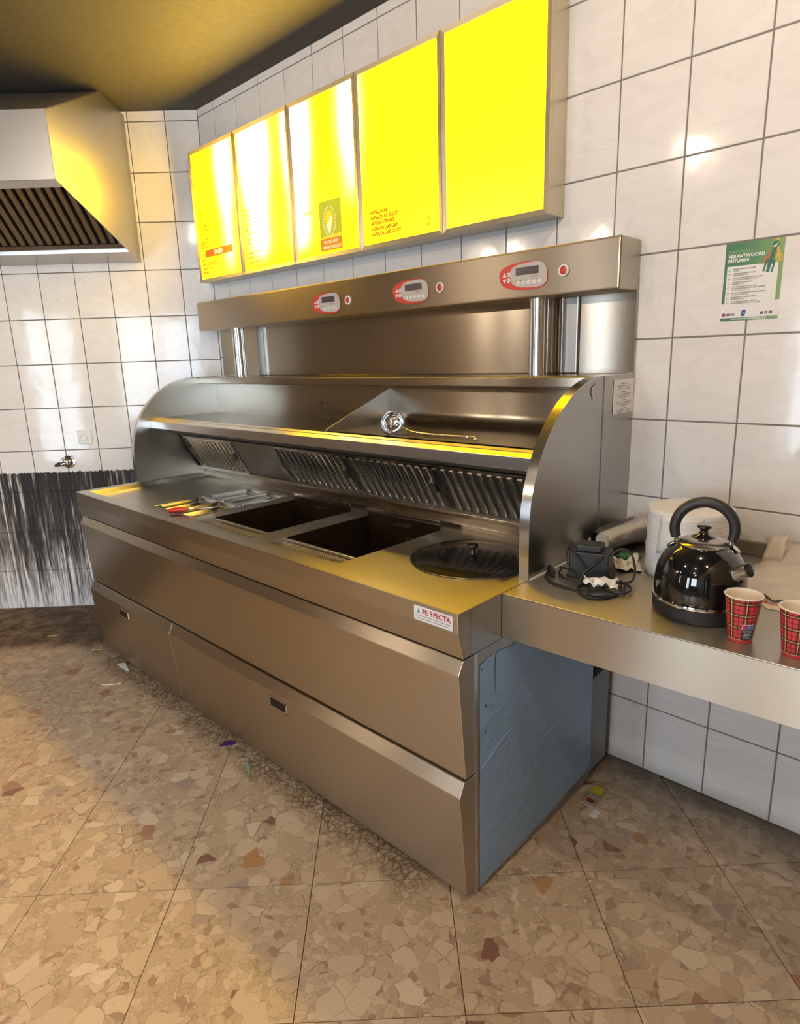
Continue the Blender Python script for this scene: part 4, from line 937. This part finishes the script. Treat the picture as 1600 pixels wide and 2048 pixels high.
MB().box(.006, HL-.006, -.004, .006, -.012, .012).xf(HT).build('filter_rail', ST_BAF, hd, world=False)
MB().box(.006, .034, -.002, .004, 0, LN).xf(HT).build('filter_rail', HOODM, hd, world=False)
PH = .0470; pr = [(-.017, -.02), (-.0155, -.004), (-.011, .003), (.011, .003), (.0155, -.004), (.017, -.02)]
bb = MB(); A = [bb.b.verts.new((x, y, .016)) for x, y in pr]; B = [bb.b.verts.new((x, y, LN)) for x, y in pr]
for k in range(len(pr)-1): bb.b.faces.new((A[k], A[k+1], B[k+1], B[k]))
hb_me = bb.mesh('baffle', 50); hb_me.materials.append(HB)
k = 0; x = .060
while x < HL-.03:
    o = bpy.data.objects.new('baffle', hb_me); COL.objects.link(o); o.parent = hd; o.matrix_local = HT @ Matrix.Translation((x, 0, 0)); x += PH
# poster
po = thing('poster', (2.811, 0, 1.548), 'green and white A5 poster about responsible frying on the tiles', 'poster')
YP = -.0016
MB().box(2.7375, 2.8845, YP+.0003, -.0009, 1.5465, 1.7545).build('sheet', PAPER, po)
GRN, ntq, bsq = mat('poster_green'); sp = N(ntq, 'ShaderNodeSeparateXYZ'); ntq.links.new(geo(ntq), sp.inputs[0])
ntq.links.new(ramp(ntq, math_(ntq, 'DIVIDE', math_(ntq, 'SUBTRACT', sp.outputs[0], 2.7375), .147), [(0, (.035, .17, .09)), (.45, (.075, .22, .085)), (1, (.22, .36, .12))]), bsq.inputs['Base Color']); bsq.inputs['Roughness'].default_value = .4
def flat(pts, y, nm, m_, parent=po): MB().poly([(x, y, z) for x, z in pts]).build(nm, m_, parent)
px0, px1, pz0, pz1 = 2.7375, 2.8845, 1.5465, 1.7545
flat([(px0, 1.593), (px1, 1.596), (px1, pz1), (px0, pz1)], YP, 'green_field', GRN)
def rrect(x0, x1, z0, z1, r, n=5):
    out = []
    for cx, cz, a in ((x1-r, z1-r, 0), (x0+r, z1-r, 90), (x0+r, z0+r, 180), (x1-r, z0+r, 270)):
        out += [(cx+r*cos(radians(a+90*k/n)), cz+r*sin(radians(a+90*k/n))) for k in range(n+1)]
    return out
flat(rrect(px0+.0075, px1-.0105, 1.5875, 1.6935, .004), YP-.0002, 'text_panel', PAPER)
flat([(px0, pz0), (px1, pz0), (px1, pz0+.0075), (px0, pz0+.0075)], YP-.0002, 'green_field', GRN)
LGREEN = plain('print_light_green', (.20, .38, .16), .5)
lettering('poster_lettering', [('SPELREGELS', px0+.008, 1.7270, .0118, 1.0, 'LEFT', .0003)], LGREEN, po, FR(YP-.0003))
lettering('poster_lettering', [('VERANTWOORD', px0+.008, 1.7155, .0120, 1.0, 'LEFT', .0005), ('FRITUREN', px0+.008, 1.7035, .0120, 1.0, 'LEFT', .0005), ('WWW.FRITURENINDEHORECA.NL', (px0+px1)/2, pz0+.0020, .0052, 1.1, 'CENTER', .0002)], PAPER, po, FR(YP-.0004))
rules = [('GEBRUIK VLOEIBAAR FRITUURVET', 'OF -OLIE'), ('GEBRUIK VOORVERPAKT OF VERS', 'BEREIDE PRODUCTEN'), ('STEM DE HOEVEELHEID PRODUCT AF OP DE', 'HOEVEELHEID FRITUURVET OF -OLIE'), ('BAK FRITES EN SNACKS OP DE', 'MAXIMAAL 175 C'), ('VERVANG DE OLIE OF HET VET TIJDIG', 'EN CONTROLEER DE KWALITEIT MET TESTSTRIPS', 'OF EEN FRITUUROLIETESTER'), ('BIJVULLEN GEEFT GEEN KWALITEITSVERBETERING', 'VAN HET VET OF DE OLIE'), ('FILTER HET VET OF DE OLIE MINIMAAL', 'EEN KEER PER DAG'), ('ALS DE OVEN NIET WORDT GEBRUIKT,', 'ZET DE THERMOSTAAT OP 100 C OF LAGER')]
it = []; zz = 1.684; bl = MB()
for blk in rules:
    bl.b.faces.ensure_lookup_table()
    for k in range(16):
        a, a2 = 2*pi*k/16, 2*pi*(k+1)/16; cx_, cz_ = px0+.0145, zz-.0005
        bl.poly([(cx_+.0029*cos(a), YP-.0004, cz_+.0029*sin(a)), (cx_+.0029*cos(a2), YP-.0004, cz_+.0029*sin(a2)), (cx_+.0019*cos(a2), YP-.0004, cz_+.0019*sin(a2)), (cx_+.0019*cos(a), YP-.0004, cz_+.0019*sin(a))])
    for k, tx in enumerate(blk): it.append((tx, px0+.024, zz, .0040, .95, 'LEFT', .00012 if k < 2 else 0)); zz -= .0046
    zz -= .0026
bl.build('bullets', plain('print_mid_green', (.10, .22, .10), .5), po)['kind'] = 'stuff'
lettering('rules_lettering', it, INK, po, FR(YP-.0004))
lettering('logo_lettering', [('MVO', px0+.016, 1.5600, .0088, 1.1, 'LEFT', .0003)], plain('ink_navy', (.02, .025, .06), .5), po, FR(YP-.0004))
flat([(px0+.008+.0055*cos(2*pi*k/14), 1.5630+.0045*sin(2*pi*k/14)) for k in range(14)], YP-.0003, 'round_logo', plain('print_maroon', (.32, .03, .10), .5))
flat([(px0+.0535, 1.5575), (px0+.064, 1.5580), (px0+.066, 1.5745), (px0+.0555, 1.5740)], YP-.0003, 'blue_logo', plain('print_royal', (.03, .07, .28), .5))
flat([(px0+.057, 1.563), (px0+.062, 1.563), (px0+.063, 1.570), (px0+.058, 1.570)], YP-.0005, 'blue_logo', plain('print_skyblue', (.12, .28, .6), .5))
for dx, m_, ch in ((.103, 'ink_navy', 'f'), (.114, 'print_maroon', 'o'), (.125, 'ink_navy', 't')):
    flat(rrect(px0+dx, px0+dx+.0075, 1.5600, 1.5675, .0015), YP-.0003, 'social_icon', bpy.data.materials[m_])
    lettering('icon_lettering', [(ch, px0+dx+.0038, 1.5617, .0072, 1, 'CENTER')], PAPER, po, FR(YP-.0005))
def fork(cx, cz, ang, s, m_, y):
    pts = [(-.10, .0), (.10, .0), (.12, .95), (.30, 1.10), (.30, 1.75), (.19, 1.75), (.19, 1.25), (.10, 1.25), (.10, 1.75), (-.10, 1.75), (-.10, 1.25), (-.19, 1.25), (-.19, 1.75), (-.30, 1.75), (-.30, 1.10), (-.12, .95)]
    ca, sa = cos(ang), sin(ang); flat([(cx+s*(x*ca-z*sa), cz+s*(x*sa+z*ca)) for x, z in pts], y, 'fork_emblem', m_)
fork(px0+.121, 1.734, radians(158), .028, plain('print_orange_red', (.55, .13, .06), .5), YP-.0003)
fork(px0+.130, 1.742, radians(190), .028, plain('print_amber', (.70, .42, .06), .5), YP-.0004)
fork(px0+.126, 1.742, radians(168), .042, plain('print_deep_green', (.03, .16, .085), .5), YP-.0006)
flat([(px0+.126+.0085*cos(2*pi*k/20), 1.739+.0085*sin(2*pi*k/20)) for k in range(20)], YP-.0007, 'round_logo', bpy.data.materials['print_deep_green'])
flat([(px0+.118, 1.735), (px0+.124, 1.731), (px0+.134, 1.744), (px0+.130, 1.742), (px0+.1245, 1.7375)], YP-.0009, 'tick_emblem', PAPER)
flat([(px0+.122, 1.752), (px0+.134, 1.754), (px0+.134, 1.749), (px0+.128, 1.747)], YP-.0008, 'amber_patch', bpy.data.materials['print_amber'])

# ------------------------------------------------------------------ backlit menu boards
BZ0, BZ1, BD = 1.907, 2.56, .100
EDGES = [.040, .468, .905, 1.343, 1.784, 2.222]
TUBES = [.385, .62, .98]
def lit_strength(nt, base=1.0):
    """tube hot spots painted into the emission, no tubes modelled, plus an added mid-box glow"""
    sp = N(nt, 'ShaderNodeSeparateXYZ'); nt.links.new(geo(nt), sp.inputs[0]); tot = None
    for tx, zlo, w, amp in ((.36, 1.99, .055, 1.5), (.625, 2.02, .075, 4.0), (.95, 2.02, .06, 4.0), (1.30, 2.16, .05, 1.2)):
        dx = math_(nt, 'DIVIDE', math_(nt, 'SUBTRACT', sp.outputs[0], tx), w)
        g = math_(nt, 'POWER', 2.718, math_(nt, 'MULTIPLY', math_(nt, 'MULTIPLY', dx, dx), -1))
        f = ramp(nt, math_(nt, 'DIVIDE', math_(nt, 'SUBTRACT', sp.outputs[2], zlo-.10), .14, clamp=True), [(0, 0), (1, 1)], 'EASE')
        v = math_(nt, 'MULTIPLY', math_(nt, 'MULTIPLY', g, f), amp); tot = v if tot is None else math_(nt, 'ADD', tot, v)
    dz = math_(nt, 'DIVIDE', math_(nt, 'SUBTRACT', sp.outputs[2], 2.44), .15)
    added_glow = math_(nt, 'MULTIPLY', math_(nt, 'POWER', 2.718, math_(nt, 'MULTIPLY', math_(nt, 'MULTIPLY', dz, dz), -1)), 11.0)   # glow added mid-box to strengthen yellow reflections; no lamps stand there
    return math_(nt, 'ADD', math_(nt, 'ADD', tot, added_glow), base), tot
ACR, nta, bsa = mat('menu_acrylic_yellow')
bsa.inputs['Base Color'].default_value = (.75, .55, .02, 1); bsa.inputs['Roughness'].default_value = .25
MENU_E = 2.6
ls, tubes = lit_strength(nta); nta.links.new(math_(nta, 'MULTIPLY', ls, MENU_E), bsa.inputs['Emission Strength'])
nta.links.new(mix(nta, math_(nta, 'DIVIDE', tubes, 5.0, clamp=True), (1, .57, .0), (1, .80, .40)), bsa.inputs['Emission Color'])
def ink_lit(name, col):
    m, nt, bs = mat(name); bs.inputs['Base Color'].default_value = (*col, 1); bs.inputs['Emission Color'].default_value = (*col, 1); bs.inputs['Roughness'].default_value = .5
    nt.links.new(math_(nt, 'MULTIPLY', lit_strength(nt, .7)[0], .8), bs.inputs['Emission Strength']); return m
INK_M = ink_lit('menu_ink_red', (.30, .045, .0)); INK_O = ink_lit('menu_orange', (.95, .17, .006)); INK_Y = ink_lit('menu_letter_yellow', (1.6, 1.3, .5))
INK_G = ink_lit('sticker_green', (.42, .42, .02)); INK_DO = ink_lit('sticker_orange', (.62, .20, .01)); INK_W = ink_lit('sticker_cream', (1.1, .85, .45)); INK_YY = ink_lit('sticker_yellow', (.85, .58, .02))
FRAME = plain('menu_frame_bronze', (.62, .55, .40), .32, .75, vary=.05)
menu_text = {
 0: [('PATAT MAYO', .075, 2.247), ('PATAT CURRY', .075, 2.2255), ('PATAT PINDA', .077, 2.204), ('PATAT TOMATENKETCHUP', .078, 2.1825), ('PATAT SPECIAAL', .079, 2.161), ('PATAT PP', .08, 2.1395), ('PATAT OORLOG', .081, 2.118), ('KLEINE PATAT', .083, 2.0965), ('GROTE PATAT', .084, 2.076), ('MAYO', .084, 2.012), ('PINDA / CURRY / KETCHUP', .084, 1.991), ('SHASLICK SAUS', .084, 1.970), ('SPECIAAL', .084, 1.949)],
 1: [('KROKET', .518, 2.187), ('FRIKANDEL', .519, 2.1655), ('FRIKANDEL SPECIAAL', .520, 2.144), ('KIPCORN / KAASSOUFFLE', .521, 2.1225), ('MEXICANO', .522, 2.101), ('GEHAKTBAL SPECIAAL', .523, 2.0795), ('BERENKLAUW', .524, 2.058), ('SPECIALE VLEESSOORTEN', .525, 2.0365), ('NASISCHIJF', .526, 2.015), ('HAMBURGER SPECIAAL', .527, 1.9935), ('PASSENDE SALADE', .528, 1.972), ('NASI HAP BAMI HAP', .529, 1.951)],
 2: [('HAMBURGER', .963, 2.100)],
 3: [('KAPSALON KIP', 1.406, 2.0345), ('KAPSALON KIP GROOT', 1.407, 2.014), ('BROODJE KIPDONER', 1.408, 1.9935), ('KAPSALON LAMS KLEIN', 1.409, 1.973), ('KAPSALON LAMS GROOT', 1.410, 1.9525)],
 4: []}
prices = {0: [2.2, 2.18, 2.16, 2.01, 1.99, 1.97, 1.95], 1: [2.187-.0215*k for k in range(11)], 3: []}
MLAB = ['backlit yellow menu board with an orange SAUZEN banner', 'backlit yellow menu board listing many snacks, next to the SAUZEN board', 'backlit yellow menu board carrying a green and orange frying sticker', 'backlit yellow menu board listing kapsalon dishes', 'blank backlit yellow menu board without any printed lines']
SX = .80
for k in range(5):
    x0, x1 = EDGES[k]+.001, EDGES[k+1]-.001
    mb = thing('menu_board', ((x0+x1)/2, -.0015, BZ0), MLAB[k], 'menu board', 'backlit menu boards')
    MB().box(x0, x1, -BD+.012, -.0015, BZ0, BZ1).build('light_box', FRAME, mb, bevel=.002)
    w = .017
    fo = MB(); 
    for a, c in (((x0, BZ0), (x1, BZ0)), ((x1, BZ0), (x1, BZ1)), ((x1, BZ1), (x0, BZ1)), ((x0, BZ1), (x0, BZ0))):
        cx_, cz_ = (x0+x1)/2, (BZ0+BZ1)/2
        ins = lambda p: (p[0]+(w if p[0] < cx_ else -w), p[1]+(w if p[1] < cz_ else -w))
        A, B = a, c; C, D = ins(c), ins(a)
        fr = MB()
        vs = [fr.b.verts.new((p[0], y, p[1])) for y in (-BD+.012, -BD-.004) for p in (A, B)] + [fr.b.verts.new((p[0], y, p[1])) for y in (-BD-.001, -BD+.012) for p in (C, D)]
        a0, b0, a1, b1, c1, d1, c0, d0 = vs
        for f in ((a0, b0, b1, a1), (a1, b1, c1, d1), (d1, c1, c0, d0), (a0, a1, d1, d0), (b0, c0, c1, b1)): fr.b.faces.new(f)
        fr.build('frame_rail', FRAME, mb)
    MB().box(x0+w, x1-w, -BD, -BD+.008, BZ0+w, BZ1-w).build('menu_panel', ACR, mb)
    it = [(b_, x_, z_, .0185, SX*(.80 if k < 3 else .95), 'LEFT', .0009) for b_, x_, z_ in menu_text[k]]
    if k == 3: it += [('7.50', 1.700, 1.971, .0150, .95, 'LEFT', .0005), ('9.50', 1.700, 1.950, .0150, .95, 'LEFT', .0005)]
    for z_ in prices.get(k, []): it.append(('%d.%s0' % (1+int(z_*1000) % 4, '257'[int(z_*100) % 3]), x1-.065, z_, .0150, .75))
    for one in it: lettering('menu_line', [one], INK_M, mb, FR(-BD-.0006))
    if k == 0:
        MB().poly([(.116, -BD-.0008, 2.030), (.383, -BD-.0008, 2.030), (.383, -BD-.0008, 2.066), (.116, -BD-.0008, 2.066)]).build('banner', INK_O, mb)
        lettering('banner_lettering', [('SAUZEN', .2495, 2.038, .030, .72, 'CENTER', .0008)], INK_Y, mb, FR(-BD-.0012))
    if k == 2:
        s0, s1 = 1.086, 1.229
        MB().poly([(s0, -BD-.0006, 1.985), (s1, -BD-.0006, 1.985), (s1, -BD-.0006, 2.135), (s0, -BD-.0006, 2.135)]).build('sticker', INK_G, mb)
        MB().poly([(s0, -BD-.0006, 1.9365), (s1, -BD-.0006, 1.9365), (s1, -BD-.0006, 1.985), (s0, -BD-.0006, 1.985)]).build('sticker', INK_DO, mb)
        MB().poly([(s0, -BD-.0009, 1.985), (s1, -BD-.0009, 1.985), (s1, -BD-.0009, 1.999), (s0, -BD-.0009, 1.992)]).build('sticker', INK_YY, mb)
        cx_, cz_ = 1.152, 2.052; rg = MB()
        for (ro, ri) in ((.060, .058),):
            for q_ in range(40):
                a, a2 = 2*pi*q_/40, 2*pi*(q_+1)/40
                rg.poly([(cx_+.66*ro*cos(a)*1.05, -BD-.0011, cz_+ro*sin(a)), (cx_+.66*ro*cos(a2)*1.05, -BD-.0011, cz_+ro*sin(a2)), (cx_+.66*ri*cos(a2)*1.05, -BD-.0011, cz_+ri*sin(a2)), (cx_+.66*ri*cos(a)*1.05, -BD-.0011, cz_+ri*sin(a))])
        rg.build('sticker_ring', INK_W, mb)
        MB().disc((cx_-.001, -BD-.0011, cz_+.008), .034, 24, .024).build('sticker_ball', INK_YY, mb)
        MB().poly([(cx_+x_, -BD-.0015, cz_+z_) for x_, z_ in ((-.024, -.012), (-.012, -.008), (-.003, .002), (.010, .018), (.020, .016), (.018, .004), (.010, -.025), (.001, -.056), (-.010, -.034))]).build('sticker_tick', INK_W, mb)
        b2 = MB()
        for wd, aa0, aa1 in (('VERANTWOORD', 250, 110), ('FRITUREN', 75, -45)):
            for q_, chh in enumerate(wd):
                a = radians(aa0+(aa1-aa0)*q_/(len(wd)-1)); me = text_mesh(chh, .0105, .8, 'CENTER'); 
                me.transform(Matrix.Translation((cx_+.034*cos(a), cz_+.0485*sin(a), 0)) @ Matrix.Rotation(a-pi/2, 4, 'Z') @ Matrix.Translation((0, -.004, 0))); b2.b.from_mesh(me)
        b2.xf(FR(-BD-.0013)); b2.b.transform(Matrix.Translation(-wloc(mb))); m_ = bpy.data.meshes.new('sticker_lettering'); b2.b.to_mesh(m_); link('sticker_lettering', m_, INK_W, mb)
        lettering('sticker_lettering', [('Wij FRITUREN', (s0+s1)/2-.002, 1.9640, .0190, .80, 'CENTER', .0002), ('VERANTWOORD!', (s0+s1)/2+.002, 1.9425, .0190, .80, 'CENTER', .0002)], INK_W, mb, FR(-BD-.0010))

# ================================================================== litter on the floor
mt = thing('mouse_trap', (2.545, -.258, 0), 'wooden snap mouse trap with yellow bait plate on the dirty floor', 'mouse trap', rz=radians(2))
WOOD = plain('trap_wood', (.42, .33, .24), .7)
MB().box(-.023, .023, -.052, .05, .001, .008).build('board', WOOD, mt, bevel=.0008, world=False)
MB().prism(rrect(-.020, .020, .006, .050, .005), 'z', .0095, .012).build('bait_plate', plain('trap_yellow', (.62, .50, .02), .4), mt, world=False)
MB().tube([(-.021, .0, .011), (.021, .0, .011)], .003, 10).build('spring', ST_DARK, mt, 60, world=False)
MB().tube([(-.02, .0, .011), (-.02, -.045, .011), (.02, -.045, .011), (.02, 0, .011)], .0014, 6).build('snap_bar', ST_DARK, mt, 60, world=False)
MB().prism([(-.008, -.042), (.010, -.042), (.016, -.022), (-.014, -.020)], 'z', .0082, .0088).build('red_print', plain('trap_red', (.25, .02, .02), .6), mt, world=False)
def bit(name, label, cat, pts, h, m_, loc, rz=0):
    o = MB().prism(pts, 'z', .0006, h).build(name, m_, None); o.location = loc; o.rotation_euler.z = rz; return tag(o, label, cat)
bit('paper_scrap', 'small white paper wedge on the floor under the shorter drawer', 'scrap', [(-.06, .01), (.045, -.022), (.05, -.012), (-.03, .035)], .004, PAPER, (.335, -.915, .0), .3)
bit('plastic_scrap', 'purple plastic scrap on the floor at the foot of the longer drawer', 'scrap', [(-.022, .0), (-.006, .016), (.020, .022), (.026, .004), (.010, -.012), (-.012, -.040), (-.018, -.02)], .003, plain('scrap_purple', (.07, .02, .14), .4), (1.315, -.915, .0), .1)
bit('plastic_scrap', 'thin turquoise plastic sliver on the floor before the longer drawer', 'scrap', [(-.034, .012), (.0, .006), (.038, -.012), (.036, -.004), (.0, .016), (-.03, .018)], .003, plain('scrap_turquoise', (.25, .52, .42), .4), (1.508, -.960, .0), -.1)
bit('paper_strip', 'curled white paper strip lying loose on the terrazzo floor', 'scrap', [(-.05, -.004), (-.02, -.012), (.02, -.010), (.05, .004), (.048, .010), (.02, -.003), (-.02, -.005)], .003, PAPER, (.455, -1.03, 0), .75)
bit('paper_scrap', 'white paper corner on the floor against the mouse trap', 'scrap', [(-.012, -.02), (.010, -.024), (.014, .012), (-.006, .014)], .002, PAPER, (2.583, -.325, 0), .2)
for (x, y, a) in ((-.12, -1.06, .3), (-.36, -1.02, 1.0), (.02, -.93, .7), (-.30, -1.21, .6)):
    o = MB().tube([(-.03, 0, .003), (-.008, .006, .004), (.010, -.003, .003), (.03, .008, .003)], .0028, 5).build('straw_bit', plain('straw_yellow', (.48, .34, .12), .7), None, 60); o.location = (x, y, 0); o.rotation_euler.z = a
    tag(o, 'short dry yellow straw bit on the dirt beside the greasy wall', 'straw', 'straw bits in the dirt')
